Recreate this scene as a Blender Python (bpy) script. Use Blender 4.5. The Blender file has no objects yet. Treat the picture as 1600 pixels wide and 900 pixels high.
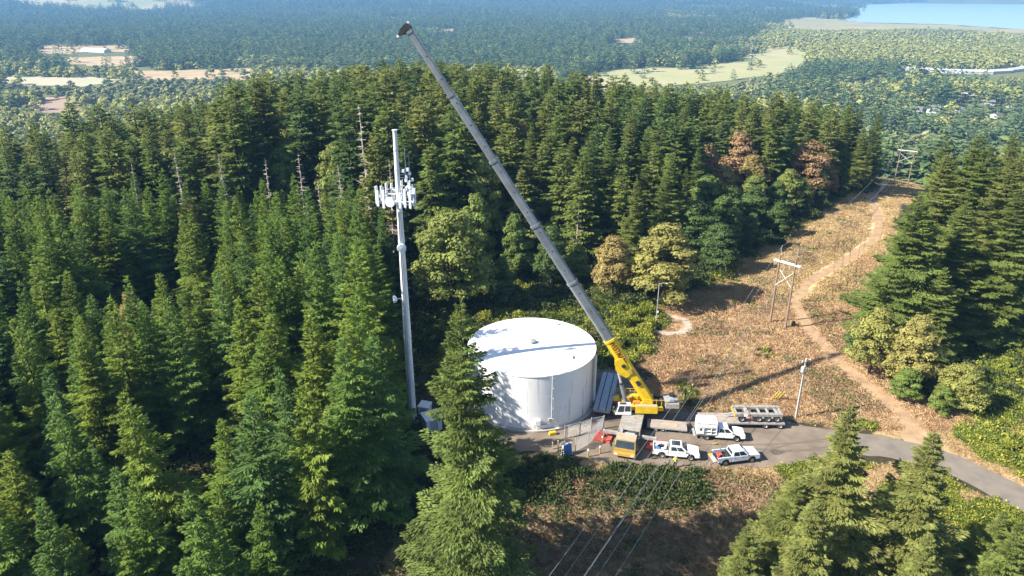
import bpy, bmesh, math, random
import numpy as np
from mathutils import Vector, Matrix, Euler

R = math.radians
SC = bpy.context.scene
COL = SC.collection
# ------------------------------------------------------------------ camera, sky, sun, exposure
CAM_Z = 57.0
cam_data = bpy.data.cameras.new('camera')
cam = bpy.data.objects.new('camera', cam_data)
COL.objects.link(cam)
cam.location = (0, 0, CAM_Z)
cam.rotation_euler = (R(90 - 22.6), 0, 0)
cam_data.sensor_width = 36.0
cam_data.lens = 1130.0 / 1600.0 * 36.0
cam_data.clip_start = 0.5
cam_data.clip_end = 40000.0
SC.camera = cam

SUN_EL = 37.0
SUN_AZ = 15.0            # direction the light travels, degrees from +x towards +y
w = bpy.data.worlds.new('World')
SC.world = w
w.use_nodes = True
wn = w.node_tree
bg = wn.nodes['Background']
sky = wn.nodes.new('ShaderNodeTexSky')
sky.sky_type = 'NISHITA'
sky.sun_disc = False
sky.sun_elevation = R(SUN_EL)
sky.sun_rotation = R(270 - SUN_AZ)
sky.air_density = 1.0
sky.dust_density = 0.6
sky.ozone_density = 1.0
wn.links.new(sky.outputs[0], bg.inputs[0])
bg.inputs[1].default_value = 0.075
sd = bpy.data.lights.new('sun', 'SUN')
sd.energy = 5.0
sd.angle = R(0.55)
sd.color = (1.0, 0.92, 0.78)
sun = bpy.data.objects.new('sun', sd)
COL.objects.link(sun)
ld = Vector((math.cos(R(SUN_EL)) * math.cos(R(SUN_AZ)), math.cos(R(SUN_EL)) * math.sin(R(SUN_AZ)), -math.sin(R(SUN_EL))))
sun.rotation_euler = ld.to_track_quat('-Z', 'Y').to_euler()
sun.location = (-60, -20, 120)
SC.view_settings.view_transform = 'Standard'
SC.view_settings.look = 'None'
SC.view_settings.exposure = 1.42
SC.view_settings.gamma = 1.0
SC.view_settings.use_curve_mapping = False
SC.render.engine = 'CYCLES'
cy = SC.cycles
cy.use_denoising = True
try:
    cy.denoiser = 'OPENIMAGEDENOISE'
except Exception:
    pass
cy.max_bounces = 5
cy.diffuse_bounces = 2
cy.glossy_bounces = 2
cy.transmission_bounces = 3
cy.transparent_max_bounces = 4
cy.volume_bounces = 0
cy.use_adaptive_sampling = True
cy.adaptive_threshold = 0.015
cy.caustics_reflective = False
cy.caustics_refractive = False

# ------------------------------------------------------------------ terrain maths
def ss(a, b, t):
    t = np.clip((np.asarray(t, float) - a) / (b - a), 0, 1)
    return t * t * (3 - 2 * t)

def vnoise(x, y, scale, seed=0):
    x = np.asarray(x, float) / scale + seed * 17.3
    y = np.asarray(y, float) / scale - seed * 9.1
    xi = np.floor(x).astype(np.int64); yi = np.floor(y).astype(np.int64)
    fx = x - xi; fy = y - yi
    fx = fx * fx * (3 - 2 * fx); fy = fy * fy * (3 - 2 * fy)
    def hh(a, b):
        n = (a * 374761393 + b * 668265263 + seed * 974711) & 0x7fffffff
        n = ((n ^ (n >> 13)) * 1274126177) & 0x7fffffff
        return ((n ^ (n >> 16)) & 0xffff) / 65535.0
    return (hh(xi, yi) * (1 - fx) + hh(xi + 1, yi) * fx) * (1 - fy) + (hh(xi, yi + 1) * (1 - fx) + hh(xi + 1, yi + 1) * fx) * fy

def terr(x, y):
    x = np.asarray(x, float); y = np.asarray(y, float)
    u = np.sqrt(((x - 10) / 260.) ** 2 + ((y - 110) / 330.) ** 2)
    z = -85 * ss(.35, 1.9, u)
    edge = 75.5 - 0.010 * np.maximum(0, x - 26) ** 2 + 0.02 * np.maximum(0, -x - 10)
    z = z - 11 * ss(0, 30, edge - y) * (u < 1.2)
    r = np.hypot(x, y)
    ratio = x / np.maximum(y, 1)
    rightm = ss(.30, .40, ratio)
    far = ss(4300, 9500, r) * (1 - rightm) + ss(8200, 9800, r) * rightm
    z = z + far * (130 + 190 * vnoise(x, y, 1700, 3)) * (y > 0)
    z = z + 62 * np.exp(-(((x + 2650) / 900) ** 2 + ((y - 5000) / 620) ** 2))
    z = z + 60 * np.exp(-(((x - 150) / 900) ** 2 + ((y - 5700) / 420) ** 2))
    z = z + 38 * np.exp(-(((x + 900) / 700) ** 2 + ((y - 4700) / 350) ** 2))
    return z

def inpoly(x, y, poly):
    x = np.asarray(x, float); y = np.asarray(y, float)
    c = np.zeros(x.shape, bool)
    n = len(poly)
    for i in range(n):
        x0, y0 = poly[i]; x1, y1 = poly[(i + 1) % n]
        cond = ((y0 > y) != (y1 > y))
        with np.errstate(divide='ignore', invalid='ignore'):
            xx = (x1 - x0) * (y - y0) / ((y1 - y0) if y1 != y0 else 1e-9) + x0
        c ^= cond & (x < xx)
    return c

def tz(x, y):
    return float(terr(x, y))

# ------------------------------------------------------------------ materials
MATS = {}
def mat(name, c1, c2=None, scale=3.0, rough=.6, metal=0.0, bump=0.0, spec=.4, detail=4.0, stretch=None, contrast=(.35, .65)):
    if name in MATS: return MATS[name]
    m = bpy.data.materials.new(name); m.use_nodes = True
    nt = m.node_tree; p = nt.nodes['Principled BSDF']
    p.inputs['Roughness'].default_value = rough
    p.inputs['Metallic'].default_value = metal
    p.inputs['Specular IOR Level'].default_value = spec
    tc = nt.nodes.new('ShaderNodeTexCoord')
    no = nt.nodes.new('ShaderNodeTexNoise')
    no.inputs['Scale'].default_value = scale
    no.inputs['Detail'].default_value = detail
    if stretch:
        mp = nt.nodes.new('ShaderNodeMapping'); mp.inputs['Scale'].default_value = stretch
        nt.links.new(tc.outputs['Object'], mp.inputs[0]); nt.links.new(mp.outputs[0], no.inputs['Vector'])
    else:
        nt.links.new(tc.outputs['Object'], no.inputs['Vector'])
    cr = nt.nodes.new('ShaderNodeValToRGB')
    if c2 is None: c2 = tuple(v * .82 for v in c1)
    cr.color_ramp.elements[0].position = contrast[0]; cr.color_ramp.elements[1].position = contrast[1]
    cr.color_ramp.elements[0].color = (*c2, 1); cr.color_ramp.elements[1].color = (*c1, 1)
    nt.links.new(no.outputs['Fac'], cr.inputs[0]); nt.links.new(cr.outputs[0], p.inputs['Base Color'])
    if bump:
        b = nt.nodes.new('ShaderNodeBump'); b.inputs['Strength'].default_value = bump; b.inputs['Distance'].default_value = .05
        nt.links.new(no.outputs['Fac'], b.inputs['Height']); nt.links.new(b.outputs[0], p.inputs['Normal'])
    MATS[name] = m
    return m

def leafmat(name, cols, trans=.25, nscale=.35, vary=.45):
    """foliage: hue from object colour (alpha 0) or per-instance random (alpha 1), clump noise on brightness"""
    m = bpy.data.materials.new(name); m.use_nodes = True
    nt = m.node_tree; nt.nodes.clear()
    N = nt.nodes.new; L = nt.links.new
    out = N('ShaderNodeOutputMaterial')
    oi = N('ShaderNodeObjectInfo')
    sep = N('ShaderNodeSeparateColor'); L(oi.outputs['Color'], sep.inputs[0])
    mx = N('ShaderNodeMix'); mx.data_type = 'FLOAT'
    L(oi.outputs['Alpha'], mx.inputs[0]); L(sep.outputs[0], mx.inputs[2]); L(oi.outputs['Random'], mx.inputs[3])
    cr = N('ShaderNodeValToRGB')
    cr.color_ramp.elements[0].color = (*cols[0], 1); cr.color_ramp.elements[1].color = (*cols[-1], 1)
    for i, c in enumerate(cols[1:-1], 1):
        cr.color_ramp.elements.new(i / (len(cols) - 1)).color = (*c, 1)
    L(mx.outputs[0], cr.inputs[0])
    tc = N('ShaderNodeTexCoord')
    no = N('ShaderNodeTexNoise'); no.inputs['Scale'].default_value = nscale; no.inputs['Detail'].default_value = 5
    L(tc.outputs['Object'], no.inputs['Vector'])
    mr = N('ShaderNodeMapRange'); mr.inputs[1].default_value = .3; mr.inputs[2].default_value = .7
    mr.inputs[3].default_value = 1 - vary; mr.inputs[4].default_value = 1 + vary
    L(no.outputs['Fac'], mr.inputs[0])
    mul = N('ShaderNodeVectorMath'); mul.operation = 'SCALE'
    L(cr.outputs[0], mul.inputs[0]); L(mr.outputs[0], mul.inputs['Scale'])
    d = N('ShaderNodeBsdfPrincipled'); d.inputs['Roughness'].default_value = .6; d.inputs['Specular IOR Level'].default_value = .22
    t = N('ShaderNodeBsdfTranslucent')
    L(mul.outputs[0], d.inputs['Base Color']); L(mul.outputs[0], t.inputs['Color'])
    ms = N('ShaderNodeMixShader'); ms.inputs[0].default_value = trans
    L(d.outputs[0], ms.inputs[1]); L(t.outputs[0], ms.inputs[2]); L(ms.outputs[0], out.inputs[0])
    MATS[name] = m
    return m

leafmat('fir_needles', [(.115, .205, .070), (.155, .250, .052), (.185, .275, .048), (.235, .300, .050)], trans=.42)
leafmat('tall_fir_needles', [(.105, .175, .062), (.155, .215, .055), (.195, .240, .060), (.245, .260, .080)], trans=.40)
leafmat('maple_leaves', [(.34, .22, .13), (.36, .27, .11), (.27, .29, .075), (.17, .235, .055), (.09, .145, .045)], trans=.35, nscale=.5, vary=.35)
leafmat('broom_leaves', [(.11, .155, .035), (.22, .26, .04), (.34, .35, .06)], trans=.3, nscale=1.2, vary=.4)
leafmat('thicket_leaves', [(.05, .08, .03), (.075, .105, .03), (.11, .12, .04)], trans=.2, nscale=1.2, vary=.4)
leafmat('dry_fronds', [(.39, .24, .14), (.49, .32, .185), (.56, .40, .23), (.60, .46, .27)], trans=.25, nscale=.8, vary=.3)
leafmat('gold_grass', [(.42, .30, .15), (.52, .39, .20), (.58, .46, .26)], trans=.3, nscale=.8, vary=.2)
leafmat('bank_fronds', [(.26, .165, .10), (.33, .21, .13), (.15, .19, .065), (.38, .26, .15)], trans=.2, nscale=.8, vary=.35)
leafmat('valley_conifer', [(.095, .160, .085), (.130, .195, .075), (.175, .225, .08)], trans=.25, nscale=.1, vary=.3)
leafmat('valley_leaf_grey', [(.23, .275, .12), (.27, .30, .135), (.31, .33, .155)], trans=.3, nscale=.1, vary=.25)
leafmat('valley_leaf', [(.34, .37, .11), (.38, .40, .12), (.42, .42, .14)], trans=.3, nscale=.1, vary=.3)
mat('bark', (.11, .085, .065), (.06, .048, .038), scale=2, rough=.9, stretch=(4, 4, .6))
mat('dead_wood', (.50, .44, .37), (.34, .29, .24), scale=2, rough=.9, stretch=(4, 4, .6))
mat('white_paint', (.80, .80, .80), (.74, .75, .76), scale=.6, rough=.35)
mat('tank_white', (.86, .86, .86), (.80, .81, .82), scale=.5, rough=.38)
mat('galvanised', (.56, .58, .60), (.46, .48, .50), scale=4, rough=.45, metal=.35)
mat('tower_white', (.70, .72, .75), (.60, .62, .66), scale=1.2, rough=.4)
mat('antenna_white', (.72, .76, .80), (.66, .70, .76), scale=3, rough=.4)
mat('dark_metal', (.045, .047, .05), (.025, .026, .03), scale=5, rough=.5, metal=.2)
mat('grey_metal', (.33, .34, .35), (.25, .26, .27), scale=3, rough=.55)
mat('boom_grey', (.22, .245, .28), (.16, .175, .20), scale=.7, rough=.36, metal=.25)
mat('crane_yellow', (.72, .50, .015), (.60, .40, .02), scale=1.4, rough=.38)
mat('dusty_yellow', (.46, .31, .06), (.36, .25, .07), scale=2, rough=.6)
mat('dusty_tan', (.40, .33, .24), (.33, .27, .19), scale=2, rough=.75)
mat('deck_grey', (.33, .31, .29), (.24, .22, .20), scale=2.2, rough=.75)
mat('trailer_deck', (.38, .33, .30), (.27, .22, .19), scale=2.5, rough=.8, stretch=(.6, 5, 1))
mat('blue_grey_deck', (.38, .44, .52), (.30, .35, .42), scale=2, rough=.5, metal=.2)
mat('glass', (.035, .045, .055), (.02, .028, .035), scale=1, rough=.08, spec=.7)
mat('rubber', (.025, .025, .026), (.018, .018, .018), scale=8, rough=.85)
mat('rim_grey', (.52, .53, .54), (.38, .39, .40), scale=6, rough=.35, metal=.6)
mat('car_white', (.82, .82, .83), (.79, .79, .80), scale=1, rough=.22, spec=.6)
mat('car_silver', (.66, .72, .80), (.62, .68, .76), scale=1, rough=.22, spec=.6)
mat('red_mat', (.50, .10, .08), (.38, .08, .06), scale=3, rough=.7)
mat('blue_panel', (.06, .20, .50), (.05, .16, .42), scale=3, rough=.5)
mat('yellow_plastic', (.75, .58, .02), (.65, .48, .02), scale=3, rough=.5)
mat('hi_vis', (.62, .80, .05), (.52, .70, .05), scale=6, rough=.7)
mat('dark_cloth', (.05, .06, .09), (.035, .04, .06), scale=8, rough=.9)
mat('skin', (.52, .34, .25), (.48, .30, .22), scale=10, rough=.6)
mat('helmet_white', (.8, .8, .8), (.75, .75, .75), scale=5, rough=.35)
mat('pole_wood', (.27, .20, .16), (.18, .13, .10), scale=2, rough=.85, stretch=(5, 5, .4))
mat('pale_pole', (.50, .46, .42), (.40, .36, .33), scale=2, rough=.85, stretch=(5, 5, .4))
mat('white_timber', (.56, .54, .50), (.46, .44, .41), scale=2, rough=.7)
mat('timber', (.60, .45, .28), (.48, .35, .2), scale=3, rough=.8, stretch=(3, 3, .6))
mat('concrete', (.42, .40, .37), (.33, .31, .28), scale=2, rough=.85)
mat('wire', (.40, .40, .40), (.34, .34, .34), scale=1, rough=.5, metal=.4)
mat('letter_brown', (.16, .035, .01), (.13, .03, .01), scale=4, rough=.6)
mat('lamp_clear', (.75, .77, .78), (.68, .7, .72), scale=4, rough=.15)
mat('lamp_red', (.45, .03, .02), (.38, .03, .02), scale=4, rough=.2)
mat('orange_part', (.70, .26, .03), (.60, .2, .03), scale=4, rough=.5)
mat('house_wall', (.42, .40, .37), (.34, .32, .30), scale=.4, rough=.8)
mat('house_roof', (.20, .19, .185), (.15, .145, .145), scale=.4, rough=.8)
mat('white_roof', (.52, .52, .52), (.45, .46, .47), scale=.1, rough=.5)
mat('rubble', (.55, .52, .48), (.35, .32, .30), scale=4, rough=.9)
mat('pad_surface', (.225, .18, .14), (.13, .104, .083), scale=.38, rough=.9, bump=.2, detail=9, contrast=(.3, .7))
mat('asphalt_worn', (.22, .19, .16), (.15, .13, .11), scale=.5, rough=.9, bump=.15, detail=9, contrast=(.3, .7))
mat('track_dirt', (.42, .29, .175), (.28, .18, .105), scale=.5, rough=.95, bump=.3, detail=9, contrast=(.3, .7))
mat('ring_gravel', (.44, .37, .31), (.34, .28, .23), scale=1.2, rough=.95, bump=.3, detail=9)
mat('hay_field', (.44, .33, .19), (.33, .26, .15), scale=.03, rough=.95)
mat('green_field', (.28, .31, .13), (.38, .33, .18), scale=.012, rough=.95)
mat('brown_field', (.33, .24, .17), (.27, .20, .14), scale=.02, rough=.95)
mat('pale_field', (.36, .36, .24), (.42, .36, .26), scale=.02, rough=.95)

# ------------------------------------------------------------------ mesh helpers
def link(o, parent=None):
    COL.objects.link(o)
    if parent is not None: o.parent = parent
    return o

def tag(o, label=None, cat=None, group=None, kind=None):
    if label: o['label'] = label
    if cat: o['category'] = cat
    if group: o['group'] = group
    if kind: o['kind'] = kind
    return o

def thing(name, label, cat, loc=(0, 0, 0), rz=0.0, group=None):
    o = bpy.data.objects.new(name, None)
    o.empty_display_size = .3
    o.location = loc; o.rotation_euler = (0, 0, rz)
    link(o); tag(o, label, cat, group)
    return o

class MB:
    def __init__(s, M=None):
        s.v = []; s.f = []; s.M = M or Matrix.Identity(4); s.smooth = False
    def add(s, vs, fs):
        n = len(s.v)
        s.v.extend([tuple(s.M @ Vector(p)) for p in vs]); s.f.extend([tuple(i + n for i in f) for f in fs])
        return s
    def box(s, c, d, rz=0.0, ry=0.0, taper=(1, 1)):
        a, b, e = d[0] / 2, d[1] / 2, d[2] / 2
        m = Matrix.Translation(c) @ Euler((0, ry, rz)).to_matrix().to_4x4()
        vs = []
        for z in (-e, e):
            tx, ty = (1, 1) if z < 0 else taper
            for x, y in ((-a, -b), (a, -b), (a, b), (-a, b)): vs.append(m @ Vector((x * tx, y * ty, z)))
        return s.add(vs, [(3, 2, 1, 0), (4, 5, 6, 7), (0, 1, 5, 4), (1, 2, 6, 5), (2, 3, 7, 6), (3, 0, 4, 7)])
    def hexa(s, lo, hi):
        return s.add(list(lo) + list(hi), [(3, 2, 1, 0), (4, 5, 6, 7), (0, 1, 5, 4), (1, 2, 6, 5), (2, 3, 7, 6), (3, 0, 4, 7)])
    def tube(s, pts, r, n=8, cap=True):
        pts = [Vector(p) for p in pts]
        rs = r if hasattr(r, '__len__') else [r] * len(pts)
        vs = []; fs = []
        for i, p in enumerate(pts):
            t = (pts[min(i + 1, len(pts) - 1)] - pts[max(i - 1, 0)]).normalized()
            a = t.cross(Vector((0, 0, 1)))
            if a.length < 1e-3: a = t.cross(Vector((1, 0, 0)))
            a.normalize(); b = t.cross(a)
            for k in range(n):
                an = 2 * math.pi * k / n
                vs.append(p + (a * math.cos(an) + b * math.sin(an)) * rs[i])
        for i in range(len(pts) - 1):
            for k in range(n):
                fs.append((i * n + k, i * n + (k + 1) % n, (i + 1) * n + (k + 1) % n, (i + 1) * n + k))
        if cap:
            fs.append(tuple(range(n - 1, -1, -1))); fs.append(tuple((len(pts) - 1) * n + k for k in range(n)))
        return s.add(vs, fs)
    def lathe(s, prof, n=32, axis='z', c=(0, 0, 0), a0=0, a1=2 * math.pi):
        vs = []; fs = []
        full = abs(a1 - a0 - 2 * math.pi) < 1e-6
        m = n if full else n + 1
        for (r, z) in prof:
            for k in range(m):
                an = a0 + (a1 - a0) * k / n
                p = (r * math.cos(an), r * math.sin(an), z)
                if axis == 'y': p = (p[0], p[2], p[1])
                if axis == 'x': p = (p[2], p[0], p[1])
                vs.append((p[0] + c[0], p[1] + c[1], p[2] + c[2]))
        for i in range(len(prof) - 1):
            for k in range(n if full else n):
                k2 = (k + 1) % m
                fs.append((i * m + k, i * m + k2, (i + 1) * m + k2, (i + 1) * m + k))
        return s.add(vs, fs)
    def prism(s, poly, y0, y1, plane='xz'):
        n = len(poly)
        vs = []
        for y in (y0, y1):
            for (a, b) in poly:
                vs.append((a, y, b) if plane == 'xz' else ((a, b, y) if plane == 'xy' else (y, a, b)))
        fs = [tuple(range(n)), tuple(range(2 * n - 1, n - 1, -1))]
        for i in range(n):
            j = (i + 1) % n
            fs.append((i, i + n, j + n, j))
        return s.add(vs, fs)
    def build(s, name, m, parent=None, bevel=0.0, smooth=False, seg=2):
        me = bpy.data.meshes.new(name)
        me.from_pydata(s.v, [], s.f)
        bm = bmesh.new(); bm.from_mesh(me)
        bmesh.ops.recalc_face_normals(bm, faces=bm.faces)
        if bevel:
            es = [e for e in bm.edges if len(e.link_faces) == 2 and e.calc_face_angle(0) > .5]
            bmesh.ops.bevel(bm, geom=es, offset=bevel, segments=seg, affect='EDGES', clamp_overlap=True)
        bm.to_mesh(me); bm.free()
        me.materials.append(MATS[m])
        if smooth:
            me.polygons.foreach_set('use_smooth', [True] * len(me.polygons))
            try: me.set_sharp_from_angle(angle=R(40))
            except Exception: pass
        o = bpy.data.objects.new(name, me)
        link(o, parent)
        return o

def np_mesh(name, verts, faces, m):
    """quads (n,4) or tris (n,3) from numpy"""
    me = bpy.data.meshes.new(name)
    k = faces.shape[1]
    me.vertices.add(len(verts)); me.vertices.foreach_set('co', verts.astype(np.float32).ravel())
    me.loops.add(faces.size); me.loops.foreach_set('vertex_index', faces.astype(np.int32).ravel())
    me.polygons.add(len(faces)); me.polygons.foreach_set('loop_start', np.arange(0, faces.size, k, dtype=np.int32))
    try: me.polygons.foreach_set('loop_total', np.full(len(faces), k, dtype=np.int32))
    except Exception: pass
    me.materials.append(MATS[m])
    me.update(calc_edges=True)
    return me

def panel(mb, q, u0, u1, v0, v1, off=.012, th=.02):
    """thin slab on the quad q (a,b,c,d): a->b is u, a->d is v"""
    a, b, c, d = [Vector(p) for p in q]
    def P(u, v): return (a * (1 - u) + b * u) * (1 - v) + (d * (1 - u) + c * u) * v
    n = (b - a).cross(d - a).normalized()
    lo = [P(u, v) + n * (off - th) for u, v in ((u0, v0), (u1, v0), (u1, v1), (u0, v1))]
    hi = [P(u, v) + n * off for u, v in ((u0, v0), (u1, v0), (u1, v1), (u0, v1))]
    mb.hexa(lo, hi)

# ------------------------------------------------------------------ ground sheet
CLEARING = [(-21, 66), (-18, 84), (-17, 100), (-17, 122), (5, 124), (22, 128), (37, 135), (56, 157), (88, 193), (109, 228), (125, 262), (150, 305), (178, 305),
            (152, 262), (126, 225), (101, 185), (84, 156), (70, 128), (61, 100), (66, 90), (110, 84), (110, 50), (60, 45), (40, 40), (3, 40), (-9, 52)]
FIELD = [(22, 98), (18, 90), (40, 89), (46, 86), (52, 84), (75, 84), (60, 94), (62, 102), (72, 128), (86, 156), (103, 185), (128, 225), (154, 262), (182, 308), (150, 308), (123, 262), (107, 228), (86, 193), (54, 157), (36, 135), (27, 128), (24, 112)]
SCRUB = [(-17, 102), (-17, 130), (30, 134), (26, 112), (17, 100)]
GREENR = [(60, 82), (64, 76), (66, 66), (80, 56), (120, 50), (130, 90), (90, 96), (68, 92)]
BANK = [(-12, 74), (6, 77), (30, 75.5), (45, 71), (60, 60), (60, 30), (-12, 30)]

VERGE = [(8, 79.2), (12, 77.6), (30, 77.2), (36, 77.6), (42, 80), (48, 79.6), (53, 77), (58, 70), (62, 60), (62, 50), (50, 56), (44, 66), (34, 73.8), (20, 74.2), (9, 76)]
VERGE2 = [(46, 86), (58, 86), (66, 92), (82, 89), (66, 81), (68.5, 70), (78, 56), (72, 52), (66, 63), (61, 74), (54, 81)]

def ground_sheet():
    fine = np.radians(np.arange(-46, 46.01, .4)); coarse = np.radians(np.arange(50, 310.1, 4.0))
    ang = np.concatenate([fine, coarse])            # 0 = +y, clockwise
    rad = [4.0]
    while rad[-1] < 16000:
        r = rad[-1]
        rad.append(r * (1.012 if 45 < r < 330 else 1.035))
    rad = np.array(rad)
    A, Rr = np.meshgrid(ang, rad)
    X = Rr * np.sin(A); Y = Rr * np.cos(A)
    Z = terr(X, Y)
    near = (Rr < 600)
    lk = inpoly(X, Y, LAKE)
    Z = np.where(lk, Z - 2.5, Z)
    Z = Z + near * .0
    na, nr = len(ang), len(rad)
    V = np.stack([X, Y, Z], -1).reshape(-1, 3)
    idx = np.arange(na * nr).reshape(nr, na)
    nxt = np.roll(idx, -1, axis=1)
    Fq = np.stack([idx[:-1], idx[1:], nxt[1:], nxt[:-1]], -1).reshape(-1, 4)
    V = np.concatenate([V, [[0, 0, tz(0, 0)]]])
    me = np_mesh('ground', V, Fq, 'bark')
    # colours of the soil and of what grows low on it
    x = V[:, 0]; y = V[:, 1]
    jx = x + (vnoise(x, y, 4, 1) - .5) * 5 + (vnoise(x, y, 1.3, 5) - .5) * 1.6
    jy = y + (vnoise(x, y, 4, 2) - .5) * 5 + (vnoise(x, y, 1.3, 6) - .5) * 1.6
    r = np.hypot(x, y)
    c = np.tile(np.array([.050, .046, .026]), (len(x), 1))
    def put(mask, a, b, sc, seed):
        t = np.clip((vnoise(x, y, sc, seed) * .65 + vnoise(x, y, sc * .3, seed + 1) * .35 - .25) * 2, 0, 1)[:, None]
        col = np.array(a) * (1 - t) + np.array(b) * t
        c[mask] = col[mask]
    put(r > 550, (.10, .125, .05), (.15, .165, .065), 180, 3)
    put(inpoly(jx, jy, SCRUB), (.07, .075, .03), (.13, .11, .05), 5, 4)
    put(inpoly(jx, jy, GREENR), (.11, .12, .035), (.20, .16, .07), 6, 7)
    put(inpoly(jx, jy, BANK), (.17, .13, .08), (.28, .19, .12), 6, 9)
    put(inpoly(jx, jy, FIELD), (.31, .195, .115), (.42, .28, .165), 7, 11)
    put(inpoly(jx, jy, FIELD) & (vnoise(x, y, 11, 69) + np.clip((y - 128) * .02, -.25, .45) > .6), (.42, .31, .16), (.54, .41, .23), 6, 19)
    put(inpoly(jx, jy, VERGE) | inpoly(jx, jy, VERGE2), (.26, .19, .10), (.42, .31, .17), 4, 17)
    put(inpoly(x, y, MARSH), (.27, .26, .13), (.36, .31, .17), 150, 13)
    jfx = x + (vnoise(x, y, 160, 21) - .5) * 300; jfy = y + (vnoise(x, y, 160, 22) - .5) * 300
    put(inpoly(jfx, jfy, CLEARCUT), (.27, .29, .15), (.44, .37, .24), 260, 15)
    ca = me.color_attributes.new('soil', 'FLOAT_COLOR', 'POINT')
    ca.data.foreach_set('color', np.concatenate([c, np.ones((len(c), 1))], 1).astype(np.float32).ravel())
    m = bpy.data.materials.new('ground_cover'); m.use_nodes = True
    nt = m.node_tree; p = nt.nodes['Principled BSDF']; p.inputs['Roughness'].default_value = .95; p.inputs['Specular IOR Level'].default_value = .15
    at = nt.nodes.new('ShaderNodeAttribute'); at.attribute_name = 'soil'
    tc = nt.nodes.new('ShaderNodeTexCoord')
    n1 = nt.nodes.new('ShaderNodeTexNoise'); n1.inputs['Scale'].default_value = 1.4; n1.inputs['Detail'].default_value = 10; n1.inputs['Roughness'].default_value = .7
    nt.links.new(tc.outputs['Object'], n1.inputs['Vector'])
    mr = nt.nodes.new('ShaderNodeMapRange'); mr.inputs[1].default_value = .3; mr.inputs[2].default_value = .7; mr.inputs[3].default_value = .6; mr.inputs[4].default_value = 1.35
    nt.links.new(n1.outputs['Fac'], mr.inputs[0])
    vm = nt.nodes.new('ShaderNodeVectorMath'); vm.operation = 'SCALE'
    nt.links.new(at.outputs['Color'], vm.inputs[0]); nt.links.new(mr.outputs[0], vm.inputs['Scale'])
    nt.links.new(vm.outputs[0], p.inputs['Base Color'])
    bp = nt.nodes.new('ShaderNodeBump'); bp.inputs['Strength'].default_value = .6; bp.inputs['Distance'].default_value = .15
    nt.links.new(n1.outputs['Fac'], bp.inputs['Height']); nt.links.new(bp.outputs[0], p.inputs['Normal'])
    me.materials.clear(); me.materials.append(m)
    o = bpy.data.objects.new('ground', me); link(o); tag(o, 'wooded hilltop ground falling to the wide valley floor', kind='structure')
    return o

LAKE = [(1551, 3605), (1978, 4384), (2313, 5263), (3102, 6818), (4102, 7665), (5680, 7865), (7500, 7800), (6200, 4604), (3200, 2442), (2125, 2542), (1872, 2735), (1825, 2959), (1792, 3166), (1637, 3280), (1528, 3341)]
MARSH = [(1189, 3536), (1494, 3915), (1560, 3600), (1640, 3280), (1800, 3166), (1826, 2960), (1880, 2735), (2130, 2540), (2300, 2380), (1677, 2507), (1578, 2812), (1195, 2765), (976, 2771)]
CLEARCUT = [(-3400, 4847), (-3900, 5700), (-3000, 5600), (-2100, 5200), (-1850, 4604), (-1950, 4201), (-2526, 4284)]
FIELDS = [
    ('hay_field', [(-1256, 2024), (-999, 1979), (-894, 1780), (-996, 1817), (-1017, 1745), (-1086, 1762)], 'tan hay field beyond the white farm sheds'),
    ('hay_field', [(-960, 1631), (-830, 1678), (-741, 1505), (-791, 1455), (-889, 1518)], 'tan hay field in front of the white farm sheds'),
    ('hay_field', [(-688, 1363), (-485, 1407), (-426, 1245), (-618, 1245)], 'long tan field behind the tall fir tips'),
    ('pale_field', [(-864, 1263), (-745, 1282), (-641, 1227), (-673, 1153), (-802, 1168)], 'pale pasture strip at the left edge of the valley'),
    ('brown_field', [(-675, 1014), (-600, 1033), (-532, 920), (-580, 900), (-626, 930)], 'brown ploughed field just over the left forest'),
    ('green_field', [(70, 1265), (186, 1393), (359, 1447), (440, 1520), (600, 1850), (740, 2010), (640, 1573), (520, 1363), (330, 1200), (150, 1090)], 'long pale green meadow in the middle of the valley'),
    ('hay_field', [(265, 2226), (412, 2343), (378, 2121), (261, 2071)], 'small tan field among the far trees'),
    ('hay_field', [(510, 2542), (678, 2616), (645, 2472), (493, 2406)], 'narrow tan field far across the valley'),
    ('hay_field', [(-330, 2760), (-180, 2800), (-190, 2640), (-320, 2620)], 'tan clearing behind the crane boom tip'),
]
ground_sheet()

def sheet(name, poly, z, m, label=None, ruf=0.0, seed=0):
    rnd = random.Random(seed)
    pts = []
    for i in range(len(poly)):
        a = Vector((*poly[i], 0)); b = Vector((*poly[(i + 1) % len(poly)], 0))
        n = max(1, int((b - a).length / (1.2 if ruf < 2 else 25)))
        for k in range(n):
            p = a.lerp(b, k / n)
            pts.append((p.x + rnd.uniform(-ruf, ruf), p.y + rnd.uniform(-ruf, ruf), z))
    me = bpy.data.meshes.new(name); me.from_pydata(pts, [], [tuple(range(len(pts)))])
    me.materials.append(MATS[m])
    o = bpy.data.objects.new(name, me); link(o); tag(o, label, kind='structure')
    return o

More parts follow.
